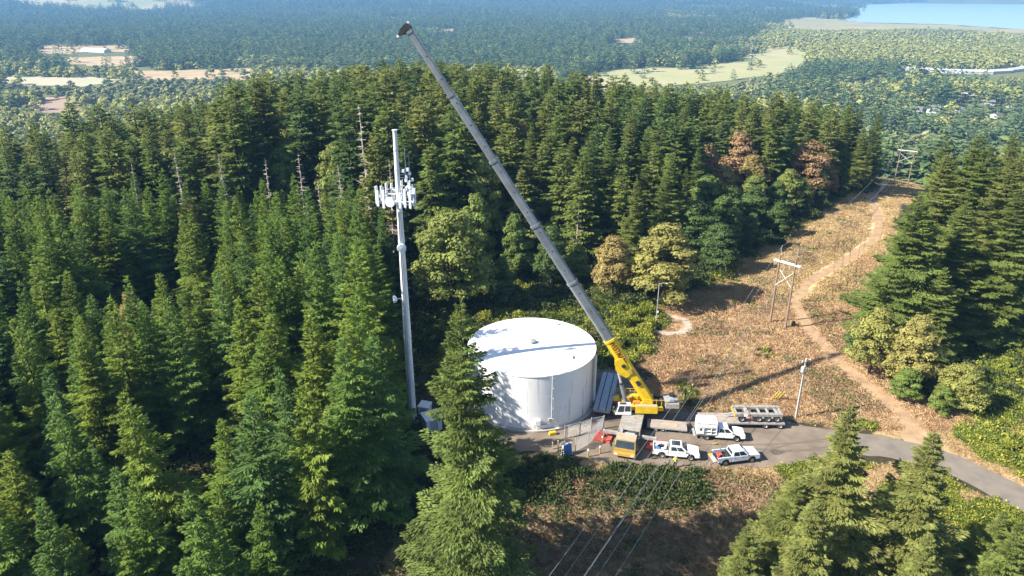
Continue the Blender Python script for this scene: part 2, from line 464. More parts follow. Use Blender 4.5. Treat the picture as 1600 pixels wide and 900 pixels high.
def strip(name, line, width, m, dz, label, ruf=.0, seed=0):
    rnd = random.Random(seed)
    pts = [Vector((*p, 0)) for p in line]
    fine = []
    for i in range(len(pts) - 1):
        p0 = pts[max(i - 1, 0)]; p1 = pts[i]; p2 = pts[i + 1]; p3 = pts[min(i + 2, len(pts) - 1)]
        n = max(2, int((p2 - p1).length / 1.5))
        for k in range(n):
            t = k / n
            fine.append(.5 * ((2 * p1) + (p2 - p0) * t + (2 * p0 - 5 * p1 + 4 * p2 - p3) * t * t + (3 * p1 - p0 - 3 * p2 + p3) * t ** 3))
    fine.append(pts[-1])
    vs = []; fs = []; K = 6
    for i, p in enumerate(fine):
        d = (fine[min(i + 1, len(fine) - 1)] - fine[max(i - 1, 0)]).normalized()
        nn = Vector((-d.y, d.x, 0))
        wd = width(i / (len(fine) - 1)) if callable(width) else width
        e0 = rnd.uniform(-ruf, ruf); e1 = rnd.uniform(-ruf, ruf)
        for k in range(K + 1):
            t = (k / K - .5) * wd + (e0 if k == 0 else (e1 if k == K else 0))
            q = p + nn * t
            vs.append((q.x, q.y, tz(q.x, q.y) + dz))
    for i in range(len(fine) - 1):
        for k in range(K):
            a = i * (K + 1) + k
            fs.append((a, a + 1, a + K + 2, a + K + 1))
    me = bpy.data.meshes.new(name); me.from_pydata(vs, [], fs); me.materials.append(MATS[m])
    o = bpy.data.objects.new(name, me); link(o); tag(o, label, kind='structure')
    return o

for i_, (m_, poly, lab) in enumerate(FIELDS):
    cx_ = sum(p[0] for p in poly) / len(poly); cy_ = sum(p[1] for p in poly) / len(poly)
    if i_ != 5: FIELDS[i_] = (m_, [(cx_ + (p[0] - cx_) * 1.1, cy_ + (p[1] - cy_) * 1.15) for p in poly], lab)
for i, (m_, poly, lab) in enumerate(FIELDS):
    sheet('field', poly, -84.6 + .05 * i, m_, lab, ruf=9, seed=i)
lk = sheet('lake', LAKE, -85.4, 'white_paint', 'pale blue inlet of water at the top right')
wm = bpy.data.materials.new('water'); wm.use_nodes = True
p_ = wm.node_tree.nodes['Principled BSDF']; p_.inputs['Base Color'].default_value = (.30, .44, .56, 1); p_.inputs['Roughness'].default_value = .3
nz = wm.node_tree.nodes.new('ShaderNodeTexNoise'); nz.inputs['Scale'].default_value = .02
bp_ = wm.node_tree.nodes.new('ShaderNodeBump'); bp_.inputs['Strength'].default_value = .25; bp_.inputs['Distance'].default_value = 1
wm.node_tree.links.new(nz.outputs['Fac'], bp_.inputs['Height']); wm.node_tree.links.new(bp_.outputs[0], p_.inputs['Normal'])
lk.data.materials.clear(); lk.data.materials.append(wm)

PAD = [(-7, 82.5), (0, 80.5), (6, 80.2), (9.5, 79.0), (12, 77.4), (18, 76.9), (26, 76.8), (34, 76.9), (40, 79.0), (46, 79.8), (47.5, 84.8), (41, 86.4), (38.5, 88.2), (30, 89.2), (22, 91.0), (19.5, 95), (18.8, 102.5), (12.6, 103.0), (11.8, 96), (-7, 90)]
sheet('gravel_pad', PAD, .028, 'pad_surface', 'brown grey gravel work pad between tank and field', ruf=.18, seed=3)
strip('road', [(43, 82.3), (47.5, 82.0), (52, 80.6), (57, 77.4), (61.5, 70.6), (66, 62), (72, 52), (80, 40)], 5.2, 'asphalt_worn', .045, 'narrow worn grey road leaving the pad to the right', ruf=.15, seed=5)
strip('dirt_track', [(55.0, 79.3), (55.5, 82.5), (56.2, 87), (55.9, 93), (53.6, 104.5), (53.6, 118.8), (55.6, 130), (63, 141), (75, 153), (90, 170), (100, 190), (108, 211), (122, 235), (140, 265)],
      lambda t: 4.4 - 2.3 * min(1, t * 3.5), 'track_dirt', .036, 'pale dirt track climbing beside the power line', ruf=.35, seed=6)
mat('tyre_mark', (.115, .092, .075), (.16, .13, .10), scale=1.5, rough=.95, detail=8, contrast=(.25, .75))
for k_, ln_ in enumerate(([(16, 80.2), (24, 81.8), (33, 81.9), (42, 82.6)], [(16.4, 78.4), (24.2, 80.0), (33, 80.1), (42.4, 80.8)], [(33, 80.0), (38, 82.2), (45, 83.6)], [(24, 77.9), (30, 80.9), (38, 80.6), (45.5, 82.2)])):
    strip('tyre_track', ln_, .26, 'tyre_mark', .034 + .003 * k_, 'faint dark tyre track curving across the pad', ruf=.05, seed=20 + k_)
mat('oil_stain', (.07, .06, .05), (.13, .105, .085), scale=2.5, rough=.7, detail=6)
for k_, (a_, b_, r_) in enumerate(((24.6, 81.6, .7), (35.2, 80.2, .9), (31, 84.9, .6), (18.6, 79.2, .8))):
    sheet('oil_stain', [(a_ + r_ * (1 + .3 * math.sin(5 * t_ + k_)) * math.cos(t_), b_ + .6 * r_ * (1 + .3 * math.cos(3 * t_)) * math.sin(t_)) for t_ in np.linspace(0, 6.28, 19)[:-1]], .0485, 'oil_stain', 'dark stain soaked into the gravel pad')
# ring of gravel round the lone lamp pole
mbr = MB(); mbr.lathe([(3.2, .05), (4.6, .055)], n=40, c=(28.3, 119.6, 0), a0=R(-150), a1=R(80))
o = mbr.build('gravel_path', 'ring_gravel'); tag(o, 'curved grey gravel path round the lone lamp pole', kind='structure')

# ------------------------------------------------------------------ vegetation shapes
def norm(a):
    return a / np.maximum(np.linalg.norm(a, axis=-1, keepdims=True), 1e-9)

def kites(pos, dirs, length, width, up, sag=0.0):
    """one folded kite-shaped spray per row"""
    wd = norm(np.cross(dirs, up))
    mid = pos + dirs * (length * .45)[:, None]
    p0 = pos; p2 = pos + dirs * length[:, None]; p2[:, 2] -= sag * length
    p1 = mid + wd * (width / 2)[:, None]; p3 = mid - wd * (width / 2)[:, None]
    V = np.stack([p0, p1, p2, p3], 1).reshape(-1, 3)
    F = np.arange(len(pos) * 4).reshape(-1, 4)
    return V, F

def fir_crown(seed, H, Rad, base, nb, ntw, tl, tw, rough=.25, droop=.16, topel=.75, lowel=-.15, power=.85, whorls=0):
    g = np.random.default_rng(seed)
    t = (np.arange(nb) + g.uniform(0, 1, nb)) / nb
    if whorls: t = np.clip((np.floor(t * whorls) + .5 + g.normal(0, .24, nb)) / whorls, 0, .995)
    t = t ** 1.05
    z0 = H * (base + (1 - base) * t * .985)
    az = np.arange(nb) * 2.39996 + g.normal(0, .35, nb)
    prof = (1 - t) ** power * (.72 + .28 * np.minimum(1, t / .14))
    lop = 1 + .14 * np.cos(az - g.uniform(0, 6.28)) + .10 * np.cos(2 * az + t * 9 + g.uniform(0, 6.28))
    Lb = Rad * prof * lop * g.uniform(1 - rough * 1.3, 1 + rough * .7, nb) + .03 * Rad + .12
    Lb *= np.where(g.random(nb) < .07, .45, 1.0)
    for _ in range(7):
        a0 = g.uniform(0, 6.28); t0 = g.uniform(.05, .8)
        da = np.abs((az - a0 + np.pi) % (2 * np.pi) - np.pi)
        Lb *= np.where((da < .55) & (np.abs(t - t0) < .07), g.uniform(.3, .7), 1.0)
    el = lowel + (topel - lowel) * t ** 1.6 + g.normal(0, .08, nb)
    n = np.maximum(5, (ntw * Lb / Rad).astype(int))
    b = np.repeat(np.arange(nb), n)
    m = len(b)
    s = g.uniform(.0, 1, m) ** .8
    side = g.choice([-1, 1], m)
    fan = g.uniform(0, 1, m) ** .8
    L = Lb[b]; A = az[b]
    rad = np.stack([np.cos(A), np.sin(A), np.zeros(m)], 1); tan = np.stack([-np.sin(A), np.cos(A), np.zeros(m)], 1)
    lat = side * fan * .36 * L * (1.05 - s) ** .7
    r = L * s * np.cos(el[b])
    z = z0[b] + L * (s * np.sin(el[b]) - droop * s ** 2 + droop * .75 * s ** 4) - .25 * np.abs(lat) - .05 * L * g.random(m)
    pos = rad * (r + np.abs(lat) * .35)[:, None] + tan * lat[:, None]
    pos[:, 2] = z
    dirs = rad * (.75 + .3 * s)[:, None] + tan * (side * (.25 + .75 * fan) * g.uniform(.4, 1.1, m))[:, None]
    dirs[:, 2] = g.normal(-.08, .22, m) + .25 * np.sin(el[b])
    dirs = norm(dirs)
    ln = tl * g.uniform(.6, 1.25, m) * (.55 + .45 * np.minimum(1, L / (.5 * Rad)))
    up = np.stack([g.normal(0, .65, m), g.normal(0, .65, m), np.ones(m)], 1)
    V1, F1 = kites(pos, dirs, ln, tw * g.uniform(.7, 1.25, m) * ln / tl, up, .12)
    # leader and top tuft
    k = 10
    a = g.uniform(0, 6.28, k)
    pp = np.stack([np.zeros(k), np.zeros(k), H * g.uniform(.955, .99, k)], 1)
    dd = norm(np.stack([np.cos(a) * .35, np.sin(a) * .35, np.ones(k)], 1))
    V2, F2 = kites(pp, dd, np.full(k, .022 * H + tl * .3), np.full(k, tw * .5), np.stack([np.cos(a + 1), np.sin(a + 1), .2 * np.ones(k)], 1))
    return np.concatenate([V1, V2]), np.concatenate([F1, F2 + len(V1)])

def tri_prism_tube(p0, p1, r0, r1, n=6):
    p0 = np.array(p0, float); p1 = np.array(p1, float)
    t = norm((p1 - p0)[None])[0]
    a = np.cross(t, [0, 0, 1.]);
    if np.linalg.norm(a) < 1e-3: a = np.cross(t, [1., 0, 0])
    a = a / np.linalg.norm(a); b = np.cross(t, a)
    an = np.arange(n) * 2 * np.pi / n
    ring = np.cos(an)[:, None] * a + np.sin(an)[:, None] * b
    V = np.concatenate([p0 + ring * r0, p1 + ring * r1])
    i = np.arange(n); j = (i + 1) % n
    return V, np.stack([i, j, j + n, i + n], 1)

def join(parts):
    Vs = []; Fs = []; k = 0
    for V, F in parts:
        Vs.append(V); Fs.append(F + k); k += len(V)
    return np.concatenate(Vs), np.concatenate(Fs)

def fir_trunk(seed, H, r0):
    g = np.random.default_rng(seed)
    zs = np.linspace(-.6, H * .99, 9)
    pts = np.stack([np.cumsum(g.normal(0, .012 * H / 9, 9)), np.cumsum(g.normal(0, .012 * H / 9, 9)), zs], 1)
    pts[:, :2] -= pts[0, :2]
    rr = r0 * (1 - np.linspace(0, 1, 9)) ** .9 + .02
    return join([tri_prism_tube(pts[i], pts[i + 1], rr[i], rr[i + 1], 7) for i in range(8)])

def leafy_crown(seed, H, Rad, low, nl, leaf, per, lobe=(.26, .42), flat=.8):
    g = np.random.default_rng(seed)
    cen = []; rr = []
    for i in range(nl):
        a = i * 2.39996 + g.uniform(-.4, .4)
        u = (i + .5) / nl
        zc = H * (low + (1 - low) * (.12 + .72 * u)) + g.normal(0, .03 * H)
        rc = Rad * math.sqrt(max(0, 1 - (2 * (.12 + .72 * u) - .75) ** 2 * .55)) * g.uniform(.35, .72) * (1 - .55 * u ** 2)
        cen.append((rc * math.cos(a), rc * math.sin(a), zc)); rr.append(Rad * g.uniform(*lobe))
    cen.append((0, 0, H * .9)); rr.append(Rad * .3)
    parts = []
    for c, r in zip(cen, rr):
        m = int(per * (r / (Rad * .34)) ** 2)
        d = norm(g.normal(0, 1, (m, 3))); d[:, 2] = np.where(d[:, 2] < -.35, -d[:, 2], d[:, 2])
        bump = 1 + .22 * np.sin(d[:, 0] * 5 + c[0]) * np.cos(d[:, 1] * 6 + c[1]) + .12 * np.sin(d[:, 2] * 9 + c[2])
        rad = r * bump * g.uniform(.62, 1.08, m) ** .6
        pos = np.array(c) + d * rad[:, None] * np.array([1, 1, flat])
        dirs = norm(np.cross(d, g.normal(0, 1, (m, 3))) + d * .3 - np.array([0, 0, .25]))
        up = norm(d + g.normal(0, .55, (m, 3)) + np.array([0, 0, .35]))
        ln = leaf * g.uniform(.7, 1.4, m)
        parts.append(kites(pos - dirs * (ln * .5)[:, None], dirs, ln, ln * .78, up, .08))
    V, F = join(parts)
    return V, F, cen

def leafy_trunk(seed, H, r0, cen, low):
    g = np.random.default_rng(seed)
    fork = H * max(.18, low * .8)
    parts = [tri_prism_tube((0, 0, -.5), (0, 0, fork), r0, r0 * .75, 7)]
    for c in cen:
        mid = (c[0] * .45, c[1] * .45, fork + (c[2] - fork) * .5)
        parts.append(tri_prism_tube((0, 0, fork * .92), mid, r0 * .42, r0 * .22, 5))
        parts.append(tri_prism_tube(mid, c, r0 * .22, .03, 5))
    return join(parts)

def snag_branches(seed, H, Rad):
    g = np.random.default_rng(seed)
    parts = []
    for i in range(110):
        t = g.uniform(.15, .97); a = g.uniform(0, 6.28); L = Rad * (1.1 - t) * g.uniform(.4, 1.1)
        p0 = np.array([0, 0, H * t]); d = np.array([math.cos(a), math.sin(a), g.uniform(-.3, .2)])
        p1 = p0 + d * L * .6; p2 = p1 + (d + np.array([g.normal(0, .3), g.normal(0, .3), .25])) * L * .4
        parts += [tri_prism_tube(p0, p1, .07, .045, 4), tri_prism_tube(p1, p2, .045, .015, 4)]
        for k in range(3):
            q = p0 + d * L * g.uniform(.3, .9)
            parts.append(tri_prism_tube(q, q + np.array([g.normal(0, .5), g.normal(0, .5), g.normal(-.1, .3)]) * L * .3, .03, .01, 3) if False else tri_prism_tube(q, q + np.array([g.normal(0, .5), g.normal(0, .5), g.normal(-.1, .3)]) * L * .35, .03, .01, 4))
    return join(parts)

def bush(seed, rad, hgt, n, leaf, upright=.4):
    g = np.random.default_rng(seed)
    k = 7
    cs = np.stack([g.normal(0, rad * .42, k), g.normal(0, rad * .42, k), g.uniform(.25, .62, k) * hgt], 1)
    i = g.integers(0, k, n)
    d = norm(g.normal(0, 1, (n, 3))); d[:, 2] = np.abs(d[:, 2]) * 1.1 - .25
    pos = cs[i] + d * np.array([rad * .5, rad * .5, hgt * .42]) * g.uniform(.5, 1.05, (n, 1))
    pos[:, 2] = np.maximum(pos[:, 2], .02)
    dirs = norm(d * .6 + g.normal(0, .5, (n, 3)) + np.array([0, 0, upright]))
    up = norm(d + g.normal(0, .6, (n, 3)))
    ln = leaf * g.uniform(.6, 1.4, n)
    return kites(pos, dirs, ln, ln * .55, up, .1)

def fronds(seed, n, length, width, spread=.6, h=.6):
    g = np.random.default_rng(seed)
    a = g.uniform(0, 6.28, n)
    pos = np.stack([g.normal(0, spread * .5, n), g.normal(0, spread * .5, n), np.zeros(n)], 1)
    d1 = norm(np.stack([np.cos(a) * .6, np.sin(a) * .6, g.uniform(.5, 1.4, n) * h * 2], 1))
    ln = length * g.uniform(.6, 1.3, n)
    up = np.stack([-np.sin(a) + g.normal(0, .4, n), np.cos(a) + g.normal(0, .4, n), g.normal(.5, .4, n)], 1)
    return kites(pos, d1, ln, np.full(n, width) * g.uniform(.6, 1.4, n), norm(up), .25)

# prototype meshes (height 1 units are metres; copies share them)
YF = []; TF = []; HF = []; MP = []; SN = []; BR = []; TH = []
for i in range(6):
    H = 17.0; Rd = [3.5, 3.2, 3.9, 3.3, 3.6, 3.0][i]
    V, F = fir_crown(100 + i, H, Rd, .06, 180, 240, .37, .125, rough=.24, droop=.10, topel=.85, lowel=-.04, power=1.0, whorls=26)
    YF.append((np_mesh('young_fir_crown', V, F, 'fir_needles'), np_mesh('young_fir_trunk', *fir_trunk(i, H * .9, .17), 'bark'), H))
for i in range(7):
    H = 32.0; Rd = [4.2, 3.6, 4.8, 3.9, 4.5, 5.0, 3.3][i]
    V, F = fir_crown(200 + i, H, Rd, [.2, .28, .15, .3, .22, .12, .34][i], [150, 130, 160, 110, 150, 160, 90][i], 110, .95, .36, rough=[.34, .5, .3, .55, .4, .45, .6][i], droop=.2, topel=.6, lowel=[-.22, -.3, -.1, -.25, -.15, -.2, -.35][i], power=[.74, .6, .9, .66, .8, 1.0, .55][i], whorls=[34, 26, 40, 22, 30, 36, 18][i])
    TF.append((np_mesh('tall_fir_crown', V, F, 'tall_fir_needles'), np_mesh('tall_fir_trunk', *fir_trunk(30 + i, H, .42), 'bark'), H))
for i in range(4):
    H = 30.0; Rd = [6.0, 5.3, 5.6, 6.4][i]
    V, F = fir_crown(300 + i, H, Rd, .05, 300, 520, .42, .135, rough=.34, droop=.2, topel=.65, lowel=-.2, power=.84, whorls=38)
    HF.append((np_mesh('broad_fir_crown', V, F, 'tall_fir_needles'), np_mesh('broad_fir_trunk', *fir_trunk(50 + i, H, .45), 'bark'), H))
for i in range(4):
    H = 15.0; Rd = [5.2, 4.6, 5.6, 4.4][i]
    V, F, cen = leafy_crown(400 + i, H, Rd, .12, 34 + 4 * i, .34, 620, lobe=(.15, .33))
    MP.append((np_mesh('maple_crown', V, F, 'maple_leaves'), np_mesh('maple_trunk', *leafy_trunk(i, H, .3, cen, .2), 'bark'), H))
for i in range(2):
    H = 26.0
    SN.append((np_mesh('dead_branches', *snag_branches(500 + i, H, 3.4), 'dead_wood'), np_mesh('dead_trunk', *fir_trunk(70 + i, H, .3), 'dead_wood'), H))
for i in range(4):
    BR.append(np_mesh('broom_bush', *bush(600 + i, 1.5, 1.9, 750, .34, .7), 'broom_leaves'))
for i in range(4):
    TH.append(np_mesh('thicket_bush', *bush(640 + i, 1.6, 1.7, 650, .34, .3), 'thicket_leaves'))

GOLD = ['first', 'second', 'third', 'fourth', 'fifth', 'sixth', 'seventh', 'eighth', 'ninth', 'tenth', 'eleventh', 'twelfth', 'thirteenth', 'fourteenth', 'fifteenth',
        'sixteenth', 'seventeenth', 'eighteenth', 'nineteenth', 'twentieth', '21st', '22nd', '23rd', '24th', '25th', '26th', '27th', '28th', '29th', '30th', '31st', '32nd', '33rd', '34th', '35th']

def place_tree(name, proto, x, y, H, tint, rz, label, cat, group, fat=1.0, parts=('trunk', 'crown'), sink=0.0):
    crown, trunk, H0 = proto
    k = H / H0
    o = bpy.data.objects.new(name, None); o.empty_display_size = .5
    o.location = (x, y, tz(x, y) - sink); o.rotation_euler = (.035 * math.sin(x * 3.7 + y), .035 * math.cos(x * 1.9 - y * 2.3), rz); o.scale = (k * fat, k * fat, k)
    COL.objects.link(o); tag(o, label, cat, group)
    a = bpy.data.objects.new(parts[0], trunk); a.parent = o; COL.objects.link(a)
    b = bpy.data.objects.new(parts[1], crown); b.parent = o
    if parts[1] == 'branches': b['kind'] = 'stuff'
    b.color = (tint, 0, 0, 0); COL.objects.link(b)
    return o

def view(x, y, z):
    """distance and direction as seen from the photographer's spot (for choosing which trees show largest)"""
    P = R(22.6)
    dep = y * math.cos(P) - (z - CAM_Z) * math.sin(P); up = y * math.sin(P) + (z - CAM_Z) * math.cos(P)
    return 800 + 1130 * x / dep, 450 - 1130 * up / dep, dep

def scatter(x0, x1, y0, y1, step, seed, jit=.42):
    g = np.random.default_rng(seed)
    xs = np.arange(x0, x1, step); ys = np.arange(y0, y1, step)
    X, Y = np.meshgrid(xs, ys)
    X = X + (np.arange(len(ys)) % 2)[:, None] * step * .5
    X = X + g.uniform(-jit, jit, X.shape) * step; Y = Y + g.uniform(-jit, jit, Y.shape) * step
    return X.ravel(), Y.ravel(), g

# ---- scattered stuff through geometry nodes: one points mesh, instances picked from a few shapes
def stuff(name, label, cat, P, scl, rz, idx, meshes, lean=None):
    me = bpy.data.meshes.new(name)
    me.vertices.add(len(P)); me.vertices.foreach_set('co', np.asarray(P, np.float32).ravel())
    a = me.attributes.new('scl', 'FLOAT_VECTOR', 'POINT'); a.data.foreach_set('vector', np.asarray(scl, np.float32).ravel())
    rot = np.zeros((len(P), 3), np.float32); rot[:, 2] = rz
    if lean is not None: rot[:, :2] = lean
    a = me.attributes.new('rot', 'FLOAT_VECTOR', 'POINT'); a.data.foreach_set('vector', rot.ravel())
    a = me.attributes.new('idx', 'INT', 'POINT'); a.data.foreach_set('value', np.asarray(idx, np.int32))
    o = bpy.data.objects.new(name, me); link(o); tag(o, label, cat, kind='stuff')
    ng = bpy.data.node_groups.new(name, 'GeometryNodeTree')
    ng.interface.new_socket('Geometry', in_out='INPUT', socket_type='NodeSocketGeometry')
    ng.interface.new_socket('Geometry', in_out='OUTPUT', socket_type='NodeSocketGeometry')
    N = ng.nodes.new; Lk = ng.links.new
    gi = N('NodeGroupInput'); go = N('NodeGroupOutput')
    iop = N('GeometryNodeInstanceOnPoints')
    jg = N('GeometryNodeJoinGeometry')
    for mesh in reversed(meshes):
        src = bpy.data.objects.new(mesh.name, mesh)          # shape source, never linked into the scene
        oi = N('GeometryNodeObjectInfo'); oi.inputs['Object'].default_value = src; oi.inputs['As Instance'].default_value = True
        Lk(oi.outputs['Geometry'], jg.inputs[0])
    def attr(nm, typ):
        n = N('GeometryNodeInputNamedAttribute'); n.data_type = typ; n.inputs['Name'].default_value = nm
        return n.outputs['Attribute']
    e2r = N('FunctionNodeEulerToRotation')
    Lk(attr('rot', 'FLOAT_VECTOR'), e2r.inputs[0])
    Lk(gi.outputs[0], iop.inputs['Points']); Lk(jg.outputs[0], iop.inputs['Instance'])
    iop.inputs['Pick Instance'].default_value = True
    Lk(attr('idx', 'INT'), iop.inputs['Instance Index']); Lk(e2r.outputs[0], iop.inputs['Rotation']); Lk(attr('scl', 'FLOAT_VECTOR'), iop.inputs['Scale'])
    Lk(iop.outputs[0], go.inputs[0])
    md = o.modifiers.new('scatter', 'NODES'); md.node_group = ng
    return o

# ------------------------------------------------------------------ hand-placed trees
def one(name, protos, i, x, y, H, tint, label, cat, group=None, fat=1.0, rz=None, **kw):
    return place_tree(name, protos[i % len(protos)], x, y, H, tint, (x * 7.3 + y * 3.1) % 6.28 if rz is None else rz, label, cat, group, fat, **kw)

KEEP = []      # spots already taken (x, y, radius)
def keep(x, y, r): KEEP.append((x, y, r))

one('fir_tree', HF, 3, -4.1, 60, 37.0, .42, 'tall broad fir standing right in front of the white tank', 'fir tree', fat=1.0); keep(-4.5, 60, 7)
FG = [(32.8, 59, 26.8, 'pointed grey-green fir with its tip over the road bend', .95), (40.4, 57, 25.0, 'broad fir before the road, right of the pointed one', .95),
      (28.2, 60, 17.7, 'dense low fir below the silver pickup', .85), (23.1, 57, 14.9, 'leftmost small fir of the front right clump', .8), (44.7, 51, 22.1, 'fir cut off by the lower right corner', .6),
      (29.0, 54, 22.0, 'fir at the foot of the front right clump', .9), (47.5, 57, 14.6, 'short fir just below the right end of the road', .7),
      (18.5, 53.5, 13.2, 'small fir at the bottom edge beside the bank', .7), (36.5, 51, 21.6, 'fir between the two tall front right firs, at the bottom edge', .85)]
for i, (x, y, H, lab, t) in enumerate(FG):
    one('fir_tree', HF, i + 1, x, y, H, t, lab, 'fir tree', 'firs in the front right clump', fat=[1.4, 1.45, 1.4, 1.4, 1.3, 1.3, 1.4, 1.4, 1.3][i]); keep(x, y, 5)
RF = [(65.1, 112, 26.9), (76.8, 128, 29.9), (90.7, 142, 30.7), (92.8, 138, 29.3), (86.3, 122, 29.8), (69.0, 122, 13.0), (73.9, 115, 24.9), (87.6, 130, 22.2), (92.0, 149, 24.5), (68.3, 106, 16.6), (97.5, 161, 26.3), (111.1, 160, 28.2), (100.2, 155, 24.2), (82.8, 113, 26.9)]
RFL = ['front tall fir', 'second tall fir', 'fir with a high tip', 'tall fir', 'tall fir at the right edge', 'small fir beside the dirt track', 'broad fir', 'fir', 'fir', 'low fir behind the maples', 'tall fir', 'tall fir', 'fir', 'fir at the shaded side']
order = sorted(range(len(RF)), key=lambda i: RF[i][0] / RF[i][1])
rank = {k: n for n, k in enumerate(order)}
for i, (x, y, H) in enumerate(RF):
    one('fir_tree', HF, i, x, y, H, .45 + .5 * ((i * 37) % 10) / 10, f'{RFL[i]}, {GOLD[rank[i]]} from left in the clump right of the track', 'fir tree', 'firs right of the dirt track', fat=1.2 if 145 < y else 1.7); keep(x, y, 5)
RM = [(56.8, 101, 11.8, .46, 'olive brown maple at the track edge, left of its twin'), (60.2, 96.5, 13.0, .40, 'tallest olive brown maple in front of the right firs'), (65.0, 90.5, 7.8, .48, 'small round maple at the right foot of the fir clump'),
      (58.2, 93, 5.6, .75, 'low green maple below the two brown ones'), (57.3, 106, 6.5, .95, 'green bushy maple where the track bends'), (62.0, 89.5, 4.6, .72, 'lowest green maple nearest the road junction')]
for i, (x, y, H, t, lab) in enumerate(RM):
    one('maple_tree', MP, i, x, y, H, t, lab, 'maple tree', 'maples below the right firs', fat=[1.25, 1.2, 1.5, 1.7, 1.6, 1.7][i]); keep(x, y, 3.5)
MC = [(19.9, 132, 13.2, .30, 'slim orange-tinged maple left of its round neighbour', 1.25), (29.4, 130, 16.4, .42, 'round golden maple beside the lamp pole', 1.7), (-11.0, 126, 20.2, .62, 'big pale green maple right behind the tower', 1.25), (-6.3, 158, 23.2, .55, 'yellow-green maple left of the boom, high in the stand', .85),
      (-16.9, 172, 19.0, .6, 'yellow-green maple behind the tower platform', .9), (0.5, 140, 15.4, .8, 'dark green maple half behind the boom', .9), (8.0, 137, 13.4, .95, 'dark maple right of the boom middle', .9), (-7.5, 141, 19.4, .68, 'green maple between tower and boom', .9), (13.8, 139, 8.5, .72, 'low yellow-green maple beneath the boom', 1.1), (-2.0, 129, 9.5, .9, 'small dark maple behind the tank thicket', 1.2), (-14.0, 142, 15.0, .6, 'pale maple just right of the tower pole', 1.0)]
for i, (x, y, H, t, lab, ft) in enumerate(MC):
    one('maple_tree', MP, i, x, y, H, t, lab, 'maple tree', 'maples behind the tank', fat=ft); keep(x, y, 4)
CF = [(17.3, 158, 28.8), (33.1, 152, 24.8), (39.0, 160, 19.6), (29.4, 178, 29.5), (31.4, 170, 25.9), (13.3, 168, 24.8), (56.4, 215, 20.5), (10.2, 180, 28.0), (5.4, 178, 26.8), (25.5, 147, 20.5), (45, 172, 22), (22, 170, 27)]
order = sorted(range(len(CF)), key=lambda i: CF[i][0] / CF[i][1]); rank = {k: n for n, k in enumerate(order)}
for i, (x, y, H) in enumerate(CF):
    one('fir_tree', HF, i + 2, x, y, H, .3 + .6 * ((i * 43) % 10) / 10, f'broad fir, {GOLD[rank[i]]} from the left, behind the round golden maple and boom', 'fir tree', 'broad firs behind the tank thicket', fat=1.05); keep(x, y, 4)
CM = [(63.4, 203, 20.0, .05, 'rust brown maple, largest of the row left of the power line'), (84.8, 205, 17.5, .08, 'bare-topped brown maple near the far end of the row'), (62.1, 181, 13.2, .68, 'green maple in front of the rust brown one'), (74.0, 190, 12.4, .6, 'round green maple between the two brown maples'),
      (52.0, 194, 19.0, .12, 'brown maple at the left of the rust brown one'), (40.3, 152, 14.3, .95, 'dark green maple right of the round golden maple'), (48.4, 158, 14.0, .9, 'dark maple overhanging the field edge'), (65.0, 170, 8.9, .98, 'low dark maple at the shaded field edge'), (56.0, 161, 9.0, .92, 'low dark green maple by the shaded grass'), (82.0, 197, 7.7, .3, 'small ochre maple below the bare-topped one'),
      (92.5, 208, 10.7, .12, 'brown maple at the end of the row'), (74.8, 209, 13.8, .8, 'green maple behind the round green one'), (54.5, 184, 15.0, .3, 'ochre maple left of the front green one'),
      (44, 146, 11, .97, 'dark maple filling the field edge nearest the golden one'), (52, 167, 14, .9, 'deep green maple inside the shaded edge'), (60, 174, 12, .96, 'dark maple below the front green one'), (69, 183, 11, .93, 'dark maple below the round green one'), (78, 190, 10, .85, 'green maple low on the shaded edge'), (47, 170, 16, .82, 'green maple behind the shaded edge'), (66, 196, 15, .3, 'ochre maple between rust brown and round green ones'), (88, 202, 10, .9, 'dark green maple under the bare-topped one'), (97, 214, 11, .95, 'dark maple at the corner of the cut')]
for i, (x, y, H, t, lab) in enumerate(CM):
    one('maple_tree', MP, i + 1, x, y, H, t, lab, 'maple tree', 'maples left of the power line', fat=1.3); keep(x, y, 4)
CN = [(114.2, 229, 25.0), (104.8, 229, 27.1), (97.6, 223, 19.0), (107.4, 223, 20.8), (94.0, 226, 24.3), (91.7, 236, 25.1), (110, 221, 15.6), (98.8, 214, 15.7), (118, 236, 24), (112, 238, 26)]
order = sorted(range(len(CN)), key=lambda i: CN[i][0] / CN[i][1]); rank = {k: n for n, k in enumerate(order)}
for i, (x, y, H) in enumerate(CN):
    one('fir_tree', HF, i, x, y, H, .3 + .5 * ((i * 23) % 10) / 10, f'dark fir, {GOLD[rank[i]]} from the left at the corner where the cut turns', 'fir tree', 'dark firs at the corner of the cut', fat=1.0); keep(x, y, 3)
SG = [(-52, 150, 24, 'pale dead tree left of the midway one'), (-71, 152, 25, 'thin dead tree second from the left in the old stand'), (-40.5, 149, 20, 'short dead tree between two others at the plantation back'), (14, 150, 17, 'dead tree right of the boom among the broad firs'), (-81, 151, 23, 'pale dead tree with bare twigs, leftmost in the old stand'), (-45, 151, 25, 'pale dead tree midway along the old stand edge'), (-36, 150, 23, 'broken grey dead tree behind the plantation'), (-30.5, 152, 35, 'tall thin dead tree left of the tower top'), (-62, 153, 25, 'grey dead tree in the middle of the left old stand edge'), (-26, 150, 24, 'dead tree with grey limbs just left of the tower platform')]
for i, (x, y, H, lab) in enumerate(SG):
    one('dead_tree', SN, i, x, y, H, .5, lab, 'dead tree', 'dead trees in the old stand', parts=('trunk', 'branches')); keep(x, y, 2)
PM = [(-62, 108, 11.5, .33, 'small golden maple among the young firs at the left'), (-45, 72, 9, .4, 'ochre-leaved maple in a plantation gap'), (-70, 152, 15, .3, 'ochre maple behind the plantation'), (-57, 150, 13, .45, 'green-gold maple behind the plantation')]
